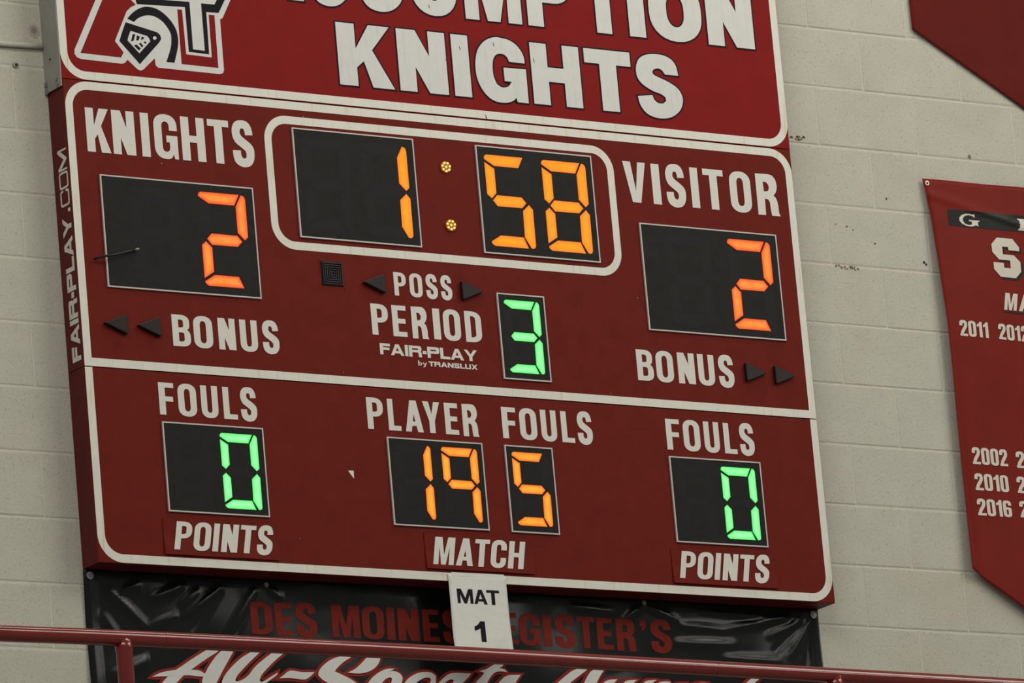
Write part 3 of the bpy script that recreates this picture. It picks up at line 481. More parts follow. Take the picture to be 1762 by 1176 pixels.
# ---------------------------------------------------------------- the wall
WX0, WY0 = 2.929, 1.3734            # a head joint / bed joint of the block grid on the wall
BW, BH, J = .4064, .2032, .0036
wall = bpy.data.objects.new('wall_back', None)
bx0, bx1 = -1.30, 4.90; by0, by1 = WY0 - 13 * BH, WY0 + 3 * BH
v, f = box(bx0, bx1, by0, by1, -D - .20, -D - .0018)
wall = obj('wall_back', v, f, M['mortar']); tag(wall, kind='structure')
variants = []
for k in range(6):
    r = random.Random(k); e = lambda: r.uniform(-.0007, .0007)
    w2, h2 = (BW - J) / 2, (BH - J) / 2; ch = .0040 + .0008 * (k % 3)
    F0 = [(-w2 + ch + e(), e() * .4, -h2 + ch + e()), (w2 - ch + e(), e() * .4, -h2 + ch + e()), (w2 - ch + e(), e() * .4, h2 - ch + e()), (-w2 + ch + e(), e() * .4, h2 - ch + e())]
    S0 = [(-w2, .0015, -h2), (w2, .0015, -h2), (w2, .0015, h2), (-w2, .0015, h2)]
    K0 = [(a, .03, c) for a, b, c in S0]
    V = F0 + S0 + K0; F = [(0, 1, 2, 3), (8, 11, 10, 9)]
    for a in (0, 4):
        for i in range(4): F.append((a + i, a + 4 + i, a + 4 + (i + 1) % 4, a + (i + 1) % 4))
    me = bpy.data.meshes.new('block'); me.from_pydata(V, [], F); me.materials.append(M['wall'])
    bm = bmesh.new(); bm.from_mesh(me); bmesh.ops.recalc_face_normals(bm, faces=bm.faces); bm.to_mesh(me); bm.free()
    variants.append(me)
rnd = random.Random(3)
for row in range(-3, 13):           # row r lies between bed joints r-1 and r below WY0
    yc = WY0 - (row - .5) * BH
    for k in range(-13, 8):
        xc = WX0 + (row % 2) * .5 * BW + (k + .5) * BW - 0.0
        if xc - BW / 2 < bx0 - .01 or xc + BW / 2 > bx1 + .01: continue
        if len([1 for _ in ()]) : pass
        b = bpy.data.objects.new('block', variants[rnd.randrange(6)]); C.objects.link(b); b.parent = wall
        b.location = W3(xc, yc, -D) + Vector((0, rnd.uniform(-.0002, .0005), 0))
# plain run of the same painted blockwork beyond the blocks built one by one
def far_wall():
    X0, X1, Y0, Y1 = -9, 13, -7.0, 5.0; V, F = [], []
    for a, b, c, d in ((X0, bx0, Y0, Y1), (bx1, X1, Y0, Y1), (bx0, bx1, Y0, by0), (bx0, bx1, by1, Y1)):
        v, f = box(a, b, c, d, -D - .2, -D); o = len(V); V += v; F += [tuple(o + i for i in g) for g in f]
    m = M['wall'].copy(); nt = m.node_tree; bs = nt.nodes['Principled BSDF']
    br = nt.nodes.new('ShaderNodeTexBrick'); br.inputs['Scale'].default_value = 1; br.inputs['Brick Width'].default_value = BW
    br.inputs['Row Height'].default_value = BH; br.inputs['Mortar Size'].default_value = .004
    ge = nt.nodes.new('ShaderNodeNewGeometry'); sp = nt.nodes.new('ShaderNodeSeparateXYZ'); cb = nt.nodes.new('ShaderNodeCombineXYZ')
    nt.links.new(ge.outputs['Position'], sp.inputs[0]); nt.links.new(sp.outputs['X'], cb.inputs['X']); nt.links.new(sp.outputs['Z'], cb.inputs['Y'])
    nt.links.new(cb.outputs[0], br.inputs['Vector'])
    bp = nt.nodes.new('ShaderNodeBump'); bp.invert = True; bp.inputs['Distance'].default_value = .004
    nt.links.new(br.outputs['Fac'], bp.inputs['Height']); nt.links.new(bp.outputs[0], bs.inputs['Normal'])
    o = obj('blockwork', V, F, m, wall); o['kind'] = 'stuff'
far_wall()
v, f = box(-6, 9, -2.30, -2.12, -D, 2.2); fl = obj('floor', v, f, M['slab']); tag(fl, kind='structure')
# marks on the wall: filled holes and rusty spots
for x, y, r, mm in [(3.5465, .9784, .0075, 'brown'), (3.3099, .5945, .0055, 'dark'), (3.006, .6951, .0028, 'dark'), (3.1807, .8042, .0035, 'dark'), (3.03, .685, .0024, 'dark'),
                 (3.115, .645, .003, 'dark'), (2.96, .7, .002, 'dark'), (3.318, .588, .004, 'dark')]:
    rr = random.Random(int(x * 1000)); n = 11
    P = [(x + r * rr.uniform(.7, 1.15) * math.cos(6.283 * i / n), y + r * rr.uniform(.7, 1.15) * math.sin(6.283 * i / n)) for i in range(n)]
    v, f = flat([[P]], -D + .0012, .003); obj('wall_mark', v, f, M[mm], wall)
for rr_, zz_, mm in ((.020, .0012, 'stain1'), (.0145, .0015, 'stain2'), (.0085, .0018, 'stain3')):
    P = [(-.033 + rr_ * (1 + .14 * math.sin(3 * k + zz_ * 900)) * math.cos(6.283 * k / 16), 1.088 + 1.15 * rr_ * (1 + .12 * math.cos(2 * k)) * math.sin(6.283 * k / 16)) for k in range(16)]
    v, f = flat([[P]], -D + zz_, .002); obj('wall_stain', v, f, M[mm], wall)
for x, y, L in [(2.99, .553, .05), (2.835, .985, .045)]:      # flaking paint along two bed joints
    rr = random.Random(int(x * 99)); V, F = [], []
    for i in range(14):
        a = x + rr.uniform(-L, L); b = y + rr.uniform(-.007, .006); q = rr.uniform(.002, .006)
        vv, ff = flat([[[(a - q, b - q * .5), (a + q, b - q * .7), (a + q * .6, b + q * .5), (a - q * .8, b + q * .6)]]], -D + .001, .004)
        F += [tuple(len(V) + j for j in g) for g in ff]; V += vv
    o = obj('flaked_paint', V, F, M['brown'], wall)
# ---------------------------------------------------------------- scoreboard
BX1 = 2.7337; TOP = .9085; SEAM = 0.0; BOT = -.6095; SW = .0262
sb = empty('scoreboard', W3(0, BOT, 0), 'large maroon electronic scoreboard with lit orange and green digits hung on the block wall', 'scoreboard')
v, f = box(0, BX1, SEAM + .0012, TOP, -D, 0, .0012)
obj('upper_cabinet', v, f, None, sb, mats=[M['red'], M['sidered']], fmat=[0] * 1 + [1] * 1 + [0] * 4 + [1] * 4)
v, f = box(0, BX1, BOT, SEAM - .0012, -D, 0, .0012)
obj('lower_cabinet', v, f, None, sb, mats=[M['red'], M['sidered']], fmat=[0] * 1 + [1] * 1 + [0] * 4 + [1] * 4)
v, f = flat([[[(0.002, -.003), (BX1 - .002, -.003), (BX1 - .002, .003), (.002, .003)]]], -.006, .01)
obj('seam_strip', v, f, M['dark'], sb)  # dark strip set back in the gap between the two cabinets
def stripe(parent, x0, y0, x1, y1, r, corners, m='white', wd=SW, z=.0009, label=None, rin=None):
    v, f = flat([[rrect(x0, y0, x1, y1, r, 12, corners), rrect(x0 + wd, y0 + wd, x1 - wd, y1 - wd, rin or max(r - wd, .01), 12, corners)]], z, .0006)
    return obj('border_stripe', v, f, M[m], parent, label=label)
e = .0022
stripe(sb, e, SEAM + .0016, BX1 - e, TOP - .0025, .083, '0011', label='white border stripe of the upper cabinet')
# lower cabinet: open at the top, U-shaped
def u_stripe():
    r = .085; x0, x1, y0, y1 = e, BX1 - e, BOT + .002, SEAM - .0016
    o = rrect(x0, y0, x1, y1, r, 12, '1100'); i = rrect(x0 + SW, y0 + SW, x1 - SW, y1, r - SW, 12, '1100')
    # order: start at top-left corner and walk round the outside, back along the inside
    P = [(x0, y1)] + o[:-2] + [(x1, y1), (x1 - SW, y1)] + i[:-2][::-1] + [(x0 + SW, y1)]
    v, f = flat([[P]], .0009, .0006); obj('border_stripe', v, f, M['white'], sb, label='white border stripe of the lower cabinet')
u_stripe()
stripe(sb, .7105, .4243, 2.0232, .8572, .083, '1111', label='white border stripe around the game clock', wd=.0258)
# words
WDS = DATA['words']
for k, txt in [('knights', 'KNIGHTS'), ('visitor', 'VISITOR'), ('bonusL', 'BONUS'), ('bonusR', 'BONUS'), ('poss', 'POSS'), ('period', 'PERIOD'),
               ('foulsL', 'FOULS'), ('player', 'PLAYER'), ('foulsM', 'FOULS'), ('foulsR', 'FOULS')]:
    d = WDS[k]; ed = DATA['edges'].get(k)
    if k.startswith('fouls') or k == 'player': d = [d[0], d[1], -.1357, -.0345]
    lettering(sb, txt, d, 'cond', edges=ed, label='white lettering reading ' + txt)
lettering(sb, 'FAIR-PLAY', WDS['fairplay'], 'ext', gap=.07, label='white wide lettering reading FAIR-PLAY')
lettering(sb, 'by', [1.2096, 1.2423, .0805, .0963], 'bold', label='small white lettering reading by')
lettering(sb, 'TRANSLUX', [1.2487, 1.4310, .0806, .0965], 'ext', gap=.08, label='small white lettering reading TRANSLUX')
side = lambda a, b, c: Vector((-c, .0105 + b, a + Z0))         # on the left side of the cabinet, reading upwards
for t_, a, b, fo in (('FAIR-PLAY', .0235, .478, 'ext'), ('.', .492, .503, 'ext'), ('COM', .513, .693, 'extthin')):
    lettering(sb, t_, [a, b, 0, .0515], fo, z=.0010, fmap=lambda a, b, c: Vector((-c, .0625 - (.0515 - b) - 0, a + Z0)), gap=.07, label='white lettering reading ' + t_ + ' up the left side')
# seven-segment windows
SEG = {
 'a': [(0, -.0165), (0, -.010), (.0035, -.0035), (.010, 0), (.1495, 0), (.1295, -.0375), (.0365, -.0375)],
 'b': [(.1545, -.0008), (.162, -.002), (.168, -.007), (.171, -.015), (.171, -.136), (.158, -.1475), (.133, -.1235), (.133, -.0395)],
 'c': [(.157, -.155), (.1715, -.171), (.171, -.290), (.1675, -.2985), (.161, -.3015), (.1525, -.3005), (.130, -.2655), (.1315, -.1775)],
 'd': [(.0015, -.287), (.004, -.295), (.0145, -.302), (.1435, -.302), (.126, -.2645), (.039, -.2645)],
 'e': [(.0165, -.158), (.0005, -.171), (.0005, -.2795), (.038, -.2560), (.038, -.178)],
 'f': [(0, -.025), (.0375, -.046), (.0375, -.127), (.018, -.146), (.0005, -.132)],
 'g': [(.038, -.132), (.0205, -.1507), (.037, -.1702), (.131, -.1695), (.149, -.1515), (.132, -.1325)],
}
LIT = {'0': 'abcdef', '1': 'bc', '2': 'abged', '3': 'abgcd', '5': 'afgcd', '8': 'abcdefg', '9': 'abfgc', ' ': ''}
def segment(parent, poly, m, z, on):
    P = offset(poly, -.0010)
    n = len(P)
    if not on:
        v, f = flat([[P]], .0042 + .00005, 0); return obj('digit_segment', v, f, M['off'], parent)
    ins = .0105 * (max(p[1] for p in P) - min(p[1] for p in P) + max(p[0] for p in P) - min(p[0] for p in P)) / .15
    I = offset(P, -ins)
    V = [W3(a, b, z) for a, b in P] + [W3(a, b, z) for a, b in I] + [W3(a, b, z - .0008) for a, b in P]
    F = [(i, (i + 1) % n, n + (i + 1) % n, n + i) for i in range(n)] + [tuple(range(n, 2 * n))] + [(i, 2 * n + i, 2 * n + (i + 1) % n, (i + 1) % n) for i in range(n)]
    o = obj('digit_segment', V, F, m, parent)
    at = o.data.attributes.new('core', 'FLOAT', 'POINT')
    for i in range(3 * n): at.data[i].value = 1.0 if n <= i < 2 * n else 0.0
    return o
def display(x0, x1, y0, y1, digits, m, label):
    """digits: list of (char, left, top, scale)"""
    v, f = box(x0 + .002, x1 - .002, y1 + .002, y0 - .002, -.001, .0042)
    dw = obj('display_window', v, f, M['mask'], sb, label=label)
    v, f = flat([[[(x0, y1), (x1, y1), (x1, y0), (x0, y0)], [(x0 + .0042, y1 + .0042), (x1 - .0042, y1 + .0042), (x1 - .0042, y0 - .0042), (x0 + .0042, y0 - .0042)]]], .0056, .0056)
    obj('window_trim', v, f, M['trim'], dw)
    for ch, dx, dy, s in digits:
        for k, P in SEG.items():
            segment(dw, [(dx + a * s, dy + b * s) for a, b in P], m, .0050, k in LIT[ch])
    for i in range(2):                       # small fixing screws of the mask
        sx = x0 + (x1 - x0) * (.28 if i else .72)
        if x1 - x0 > .3:
            v, f = disc(sx, y1 + .011 if i else y0 - .011, .0052, .0022, .001, 8); obj('screw', v, f, M['dark'], dw)
    return dw
Y1_, Y2_ = .5852, -.1812
display(.1035, .6506, .6112, .2551, [(' ', .206, Y1_, 1), ('2', .449, Y1_, 1)], M['orange'], 'home score window showing an orange 2')
display(.8117, 1.2598, .8204, .4653, [(' ', .842, .7929, 1), ('1', 1.0605, .7929, 1)], M['amber'], 'game clock minutes window showing an amber 1')
display(1.4938, 1.9366, .8204, .4653, [('5', 1.5225, .7929, 1), ('8', 1.7405, .7929, 1)], M['amber'], 'game clock seconds window showing an amber 58')
display(2.1016, 2.6393, .6112, .2551, [(' ', 2.197, .5848, 1), ('2', 2.4400, .5848, 1.0)], M['orange'], 'visitor score window showing an orange red 2')
display(1.5256, 1.7050, .3375, .0569, [('3', 1.5493, .3178, .79)], M['green'], 'period window showing a green 3')
display(.2579, .6168, -.1583, -.4395, [(' ', .286, -.1812, .79), ('0', .4582, -.1812, .79)], M['green'], 'left fouls window showing a green 0')
display(1.0676, 1.4202, -.1583, -.4395, [('1', 1.0903, -.1780, .79), ('9', 1.2637, -.1780, .79)], M['orange2'], 'player number window showing an orange 19')
display(1.5037, 1.6841, -.1583, -.4395, [('5', 1.5270, -.1783, .79)], M['orange2'], 'player fouls window showing an orange 5')
display(2.1313, 2.4868, -.1583, -.4395, [(' ', 2.157, -.1805, .79), ('0', 2.3275, -.1805, .79)], M['green'], 'right fouls window showing a green 0')
# colon lamps
for cy in (.7376, .5470):
    cx = 1.3755
    v, f = disc(cx, cy, .006, .0185, .006, 20); c_ = obj('colon_lamp', v, f, M['ledcup'], sb, label='round cluster of eight amber leds')
    pts = [(0, 0)] + [(.0138 * math.cos(math.radians(12 + a)), .0138 * math.sin(math.radians(12 + a))) for a in (0, 51, 103, 154, 206, 257, 309)]
    for px_, py_ in pts:
        V, F = [], []
        for j, (rr, zz) in enumerate(((.0034, .006), (.0030, .0085), (.0016, .0102))):
            V += [W3(cx + px_ + rr * math.cos(6.283 * i / 8), cy + py_ + rr * math.sin(6.283 * i / 8), zz) for i in range(8)]
        for j in range(2):
            for i in range(8): F.append((j * 8 + i, j * 8 + (i + 1) % 8, j * 8 + 8 + (i + 1) % 8, j * 8 + 8 + i))
        F.append(tuple(range(16, 24)))
        obj('led', V, F, M['ledlamp'], c_)
# arrow lamps: wedge housings standing proud of the cabinet
def arrow(bx, cy, dirn, w_=.088, h_=.070):
    """bx = x of the straight back edge, dirn = -1 points left"""
    T = [(bx, cy + h_ / 2), (bx, cy - h_ / 2), (bx + dirn * w_, cy)]
    T = offset(T, -.002); P = []
    for i in range(3):                       # small rounded corners
        a, b, c = Vector(T[i - 1]), Vector(T[i]), Vector(T[(i + 1) % 3])
        P += [tuple(b + (a - b).normalized() * .006), tuple(b + ((a - b).normalized() + (c - b).normalized()) * .0016), tuple(b + (c - b).normalized() * .006)]
    Q = offset(P, -.0025); n = len(P); z1 = .014
    V = [W3(a, b, 0) for a, b in P] + [W3(a, b, z1 - .002) for a, b in P] + [W3(a, b, z1) for a, b in Q]
    F = [(i, (i + 1) % n, n + (i + 1) % n, n + i) for i in range(n)] + [(n + i, n + (i + 1) % n, 2 * n + (i + 1) % n, 2 * n + i) for i in range(n)] + [tuple(range(2 * n, 3 * n))]
    return obj('arrow_lamp', V, F, None, sb, mats=[M['arrowside'], M['arrow']], fmat=[0] * n + [1] * (n + 1), label='unlit dark ' + ('left' if dirn < 0 else 'right') + '-pointing arrow lamp')
arrow(.160, .1385, -1); arrow(.2775, .1385, -1)
arrow(2.4605, .1385, 1); arrow(2.5755, .1365, 1)
arrow(1.108, .3350, -1); arrow(1.390, .3345, 1)
# horn behind a square louvred grille
v, f = box(.8795, .9575, .3172, .3945, -.002, .003, .001); hg = obj('horn_grille', v, f, M['grille'], sb, label='small square black horn grille')
for i in range(5):
    k = .0035 + i * .0070
    v, f = flat([[[(.8795 + k, .3172 + k), (.9575 - k, .3172 + k), (.9575 - k, .3945 - k), (.8795 + k, .3945 - k)],
                  [(.8795 + k + .0028, .3172 + k + .0028), (.9575 - k - .0028, .3172 + k + .0028), (.9575 - k - .0028, .3945 - k - .0028), (.8795 + k + .0028, .3945 - k - .0028)]]], .0062, .0035)
    obj('louvre', v, f, M['arrowside'], hg)
for x, y in ((.876, .398), (.962, .311)):
    v, f = disc(x, y, .002, .0028, .002, 8); obj('screw', v, f, M['dark'], hg)
# bare triangular chip in the paint
v, f = flat([[[(.9169, -.2744), (.9369, -.2733), (.9362, -.2996)]]], .0010, .0008); obj('paint_chip', v, f, M['white'], sb, label='small white triangular chip in the maroon paint')
for x, y in ((.86, .86), (2.07, .36), (.33, .665), (1.93, .035), (.93, .04), (.72, -.50)):
    v, f = disc(x, y, .0012, .0016, .001, 8); obj('screw', v, f, M['bolt'], sb)
# ---------------------------------------------------------------- team sign above
SX0, SX1, SB, ST = -.0035, 2.7345, .9100, 1.62
sg = empty('team_sign', W3(0, SB, 0), 'bright red sign reading ASSUMPTION KNIGHTS above the scoreboard with a knight helmet emblem', 'sign')
v, f = box(SX0, SX1, SB, ST, -D, 0, .0012); obj('sign_panel', v, f, None, sg, mats=[M['signred'], M['sidered']], fmat=[0, 1] + [0] * 4 + [1] * 4)
stripe(sg, SX0 + .001, SB + .0022, SX1 - .001, ST - .002, .085, '1111', label='white border stripe of the sign')
def grow(ed, k=0.0): return [(a - k, b + k) for a, b in ed]
lettering(sg, 'KNIGHTS', [1.0076, 2.3215, .979, 1.1842], 'heavy', M['bigletter'], z=.0016, edges=DATA['bk'], outline=.0048, name='lettering')
lettering(sg, 'ASSUMPTION', [.7146, 2.6327, 1.2412, 1.4465], 'heavy', M['bigletter'], z=.0016, edges=DATA['as'], outline=.0048, name='lettering')
LG = dict(DATA['logo']); LG['crest'] = smooth(LG['crest'])
def lp(k, m, z, holes=(), name='emblem_piece', th=.0004, parent=None):
    v, f = flat([[LG[k]] + [LG[h] for h in holes]], z, th); return obj(name, v, f, M[m], parent or sg)
em = lp('base', 'bigletter', .0008, name='team_emblem'); em['label'] = 'white backed monogram emblem with a black knight helmet'
for k, m, z, h in (('redA', 'signred', .0011, ()), ('redT', 'signred', .0011, ()), ('crest', 'ink', .0011, ()), ('visor', 'ink', .0011, ('visorin', 'dot')),
                   ('b1', 'ink', .0011, ()), ('b2', 'ink', .0011, ()), ('b3', 'ink', .0011, ()), ('b4', 'ink', .0011, ()), ('b5', 'ink', .0011, ()), ('b6', 'ink', .0011, ()), ('T', 'ink', .0012, ('Tin',))):
    lp(k, m, z, h, {'redA': 'monogram_fill', 'redT': 'monogram_fill', 'crest': 'helmet_crest', 'visor': 'helmet_visor', 'T': 'monogram_outline'}.get(k, 'visor_slot'), parent=em)
for x, y, L in ((1.6005, 1.1556, .0155), (1.7505, 1.1151, .0172), (1.5474, .9085, .018), (1.4697, 1.132, .0136), (1.3668, 1.2615, .0134), (1.4115, 1.0935, .004)):                       # small dark tears in the vinyl letters
    v, f = flat([[[(x - .0012, y + L), (x + .0006, y + L * .9), (x + .0028, y + L * .3), (x + .0018, y), (x - .0002, y + L * .4)]]], .0019, .0002)
    obj('vinyl_tear', v, f, M['ink'], sg)
# galvanised channel on the left side of the sign
V, F = box(SX0 - .0035, SX0 + .0, .886, ST, -D, .001, 0); ch = obj('side_channel', V, F, M['steel'], sg, label='bare galvanised steel side channel')
for z_, y_ in ((-.022, .912), (-.018, .893), (-.052, .985)):
    o_ = [(z_ + .0055 * math.cos(6.283 * i / 10), y_ + .0055 * math.sin(6.283 * i / 10)) for i in range(10)]
    r_ = .0055 if z_ > -.05 else .003
    o_ = [(z_ + r_ * math.cos(6.283 * i / 10), y_ + r_ * math.sin(6.283 * i / 10)) for i in range(10)]
    v, f = flat([[o_]], .0, .003, lambda a, b, c: Vector((SX0 - .0050 - c - .0015, -a, b + Z0))); obj('bolt', v, f, M['bolt'] if r_ > .004 else M['dark'], ch)
v, f = box(SX0 - .007, SX0 - .003, .906, .920, -D + .002, -D + .016); obj('clip', v, f, M['bolt'], ch)
v, f = box(SX0 - .007, SX0 - .003, .882, .898, -D + .002, -D + .016); obj('clip', v, f, M['bolt'], ch)
# ---------------------------------------------------------------- placards laid over the printed words
def placard(x0, x1, y0, y1, text, d, label, mid=False):
    t = empty('points_placard' if text == 'POINTS' else 'match_placard', W3((x0 + x1) / 2, y0, .001), label, 'placard', None)
    V, F = [], []
    n = 12
    for i in range(n + 1):                     # thin sheet, its lower edge lifting a little
        x = x0 + (x1 - x0) * i / n
        for y, zb in ((y1, .0022), ((y0 + y1) / 2, .0026), (y0, .0058 + .0012 * math.sin(i * .9))):
            V.append(W3(x, y, zb))
    for i in range(n):
        for j in range(2): a = i * 3 + j; F.append((a, a + 3, a + 4, a + 1))
    F2 = list(F); m0 = len(V); V += [v + Vector((0, .0012, 0)) for v in V]; F += [tuple(m0 + k for k in g[::-1]) for g in F2]
    rim = [i * 3 for i in range(n + 1)] + [n * 3 + 1] + [i * 3 + 2 for i in range(n, -1, -1)] + [1]
    F += [(rim[i], rim[(i + 1) % len(rim)], m0 + rim[(i + 1) % len(rim)], m0 + rim[i]) for i in range(len(rim))]
    obj('placard_sheet', V, F, M['red'], t)
    zf = lambda a, b, c: W3(a, b, c + (.0022 + .0022 * max(0, (y1 - b) / (y1 - y0)) ** 1.6 * 1.2))
    lettering(t, text, d, 'cond', z=.0016, slant=.20, label='white slanted lettering reading ' + text, fmap=zf)
    return t
placard(.2345, .6420, -.5735, -.4615, 'POINTS', WDS['pointsL'], 'maroon strip reading POINTS below the left FOULS window with the green 0')
placard(1.1755, 1.5800, -.5715, -.4575, 'MATCH', WDS['match'], 'maroon strip reading MATCH below the orange 19')
placard(2.1055, 2.5130, -.5730, -.4600, 'POINTS', WDS['pointsR'], 'maroon strip reading POINTS below the right FOULS window nearest the visitor side')
# ---------------------------------------------------------------- stub of cord on the home score window
P = [Vector(W3(a, b, c + .003)) for a, b, c in ((.058, .337, .004), (.068, .342, .012), (.085, .3455, .019), (.115, .350, .022), (.15, .360, .019), (.185, .371, .013), (.205, .377, .0085))]
t = empty('cord_stub', W3(.115, .35, .0), 'short dark cord with pale tip across the left edge of the home score window', 'cord')
v, f = tube(P, .004, 10, rs=[.0025, .0042, .0042, .0036, .0033, .003, .003]); obj('cord', v, f, M['arrowside'], t, smooth=True)
v, f = tube([W3(.204, .3765, .0125), W3(.212, .379, .013), W3(.218, .381, .013)], .0042, 10, rs=[.0035, .0048, .003]); obj('cord_tip', v, f, M['bolt'], t, smooth=True, label='pale tip')
# ---------------------------------------------------------------- paper sign taped under the board
def paper():
    t = empty('paper_sign', W3(1.357, -.863, .01), 'white letter sheet reading MAT 1 taped to the bottom edge of the scoreboard', 'sign')
    def dz(x, y):
        u = (x - 1.357) / .108; s = (-.584 - y) / .279
        return .004 + .004 * s * s + .0022 * math.sin(3.1 * u + 4 * s) * s + .0016 * math.sin(9 * s + 2 * u) * s + .003 * abs(u) ** 3 * s
    def edge(s): return .0018 * math.sin(7 * s + .5) * s
    nx, ny = 18, 24; V, F = [], []
    for j in range(ny + 1):
        s = j / ny; y = -.584 - .2794 * s
        for i in range(nx + 1):
            u = i / nx; x = 1.2500 + .2140 * u + edge(s) + (.0025 * s if u > .5 else -.001 * s)
            V.append(W3(x, y, dz(x, y)))
    for j in range(ny):
        for i in range(nx): a = j * (nx + 1) + i; F.append((a, a + 1, a + nx + 2, a + nx + 1))
    o = obj('paper_sheet', V, F, M['paper'], t, smooth=True)
    so = o.modifiers.new('thick', 'SOLIDIFY'); so.thickness = .0003; so.offset = 1
    fm = lambda a, b, c: W3(a, b, c + dz(a, b) + .0008)
    lettering(t, 'MAT', [1.2775, 1.4330, -.6775, -.6315], 'bold', M['ink'], z=.0004, fmap=fm, sub=.02, edges=[(1.2775, 1.3350), (1.3385, 1.3875), (1.3865, 1.4340)], label='black lettering reading MAT')
    lettering(t, '1', [1.3305, 1.3705, -.7978, -.7325], 'bold', M['ink'], z=.0004, fmap=fm, sub=.02, label='black number 1')
    v, f = flat([[[(1.262, -.580), (1.458, -.5785), (1.459, -.5905), (1.263, -.592)]]], .0046, .0001); obj('tape', v, f, M['paper'], t, label='strip of clear tape')
paper()
# ---------------------------------------------------------------- black vinyl banner under the board
def seg_dist(px, py, ax, ay, bx, by):
    vx, vy = bx - ax, by - ay; L2 = vx * vx + vy * vy; k = max(0, min(1, ((px - ax) * vx + (py - ay) * vy) / L2))
    return math.hypot(px - ax - k * vx, py - ay - k * vy), k
FOLDS = DATA['folds']
def bz(x, y):
    z = .006
    for ax, ay, bx, by, wd, am in FOLDS:
        d, k = seg_dist(x, y, ax, ay, bx, by)
        if d < wd * 3: z += am * math.exp(-(d / wd) ** 2) * math.sin(math.pi * min(1, .12 + k * .88)) ** .6
    if y < -.85 and x > .2: z = .006 + (z - .006) * .25
    z += .0035 * math.sin(x * 5.1 + y * 7) * math.sin(y * 9 + 1.3 * x) + .0012 * math.sin(x * 23 - y * 14)
    # a rolled hem at both vertical edges
    for xe in (-.005, 2.727):
        d = abs(x - xe)
        if d < .05: z += .007 * math.exp(-((d - .016) / .0085) ** 2) + .004 * math.exp(-((d - .034) / .006) ** 2)
    return max(z, .0035)
def banner():
    t = empty('black_banner', W3(1.36, -1.62, -D), 'glossy black vinyl banner with red and white lettering hung on the wall under the scoreboard', 'banner')
    X0, X1, Y0, Y1 = -.0055, 2.7255, -1.62, -.6105; nx, ny = 300, 110; V, F = [], []
    for j in range(ny + 1):
        y = Y0 + (Y1 - Y0) * j / ny
        for i in range(nx + 1):
            x = X0 + (X1 - X0) * i / nx; V.append(W3(x, y, -D + bz(x, y)))
    for j in range(ny):
        for i in range(nx): a = j * (nx + 1) + i; F.append((a, a + 1, a + nx + 2, a + nx + 1))
    o = obj('banner_cloth', V, F, M['blackvinyl'], t, smooth=True)
    so = o.modifiers.new('thick', 'SOLIDIFY'); so.thickness = .0006; so.offset = 1
    fm = lambda a, b, c: W3(a, b, -D + bz(a, b) + c + .0014)
    lettering(t, 'DES', [.578, .8168, -.7853, -.6825], 'cond', M['redink'], z=0, fmap=fm, sub=.015, gap=.075, edges=DATA['edges']['des'], label='dull red lettering reading DES')
    lettering(t, 'MOINES', [.8697, 1.3354, -.7825, -.6805], 'cond', M['redink'], z=0, fmap=fm, sub=.015, edges=DATA['edges']['moines'], label='dull red lettering reading MOINES')
    lettering(t, "REGISTER'S", [1.4667, 2.1416, -.7775, -.6765], 'cond', M['redink'], z=0, fmap=fm, sub=.015, edges=DATA['edges']['register'], label="dull red lettering reading REGISTER'S")
    S = DATA['script']
    names = 'A . . l l - S . p o r t s A . w . a . r d d'.split()
    for i, p in enumerate(S):
        p = smooth(p)
        v, f = flat([[p]], .0026 + .00025 * i, 0, fm, .012); g = obj('script_letter', v, f, M['script'], t, label='white script letter outlined in red')
        v, f = flat([[offset(p, .0085)]], .0006 + .00006 * i, 0, fm, .012); obj('script_outline', v, f, M['scriptred'], g)
    for gx, gy in ((.0129, -.632), (.6424, -.6285), (1.343, -.626), (2.0436, -.6220), (2.7035, -.6303)):
        zz = -D + bz(gx, gy) + .0022
        end = gx < .1 or gx > 2.5; rg = .0122 if end else .0085
        v, f = disc(gx, gy, zz + .0015, rg, .002, 20, .0048); g = obj('grommet', v, f, M['grommet' if end else 'dimbrass'], t)
        v, f = disc(gx, gy, zz + .003, .0052, .004, 10); obj('nail_head', v, f, M['bolt'], g)
banner()
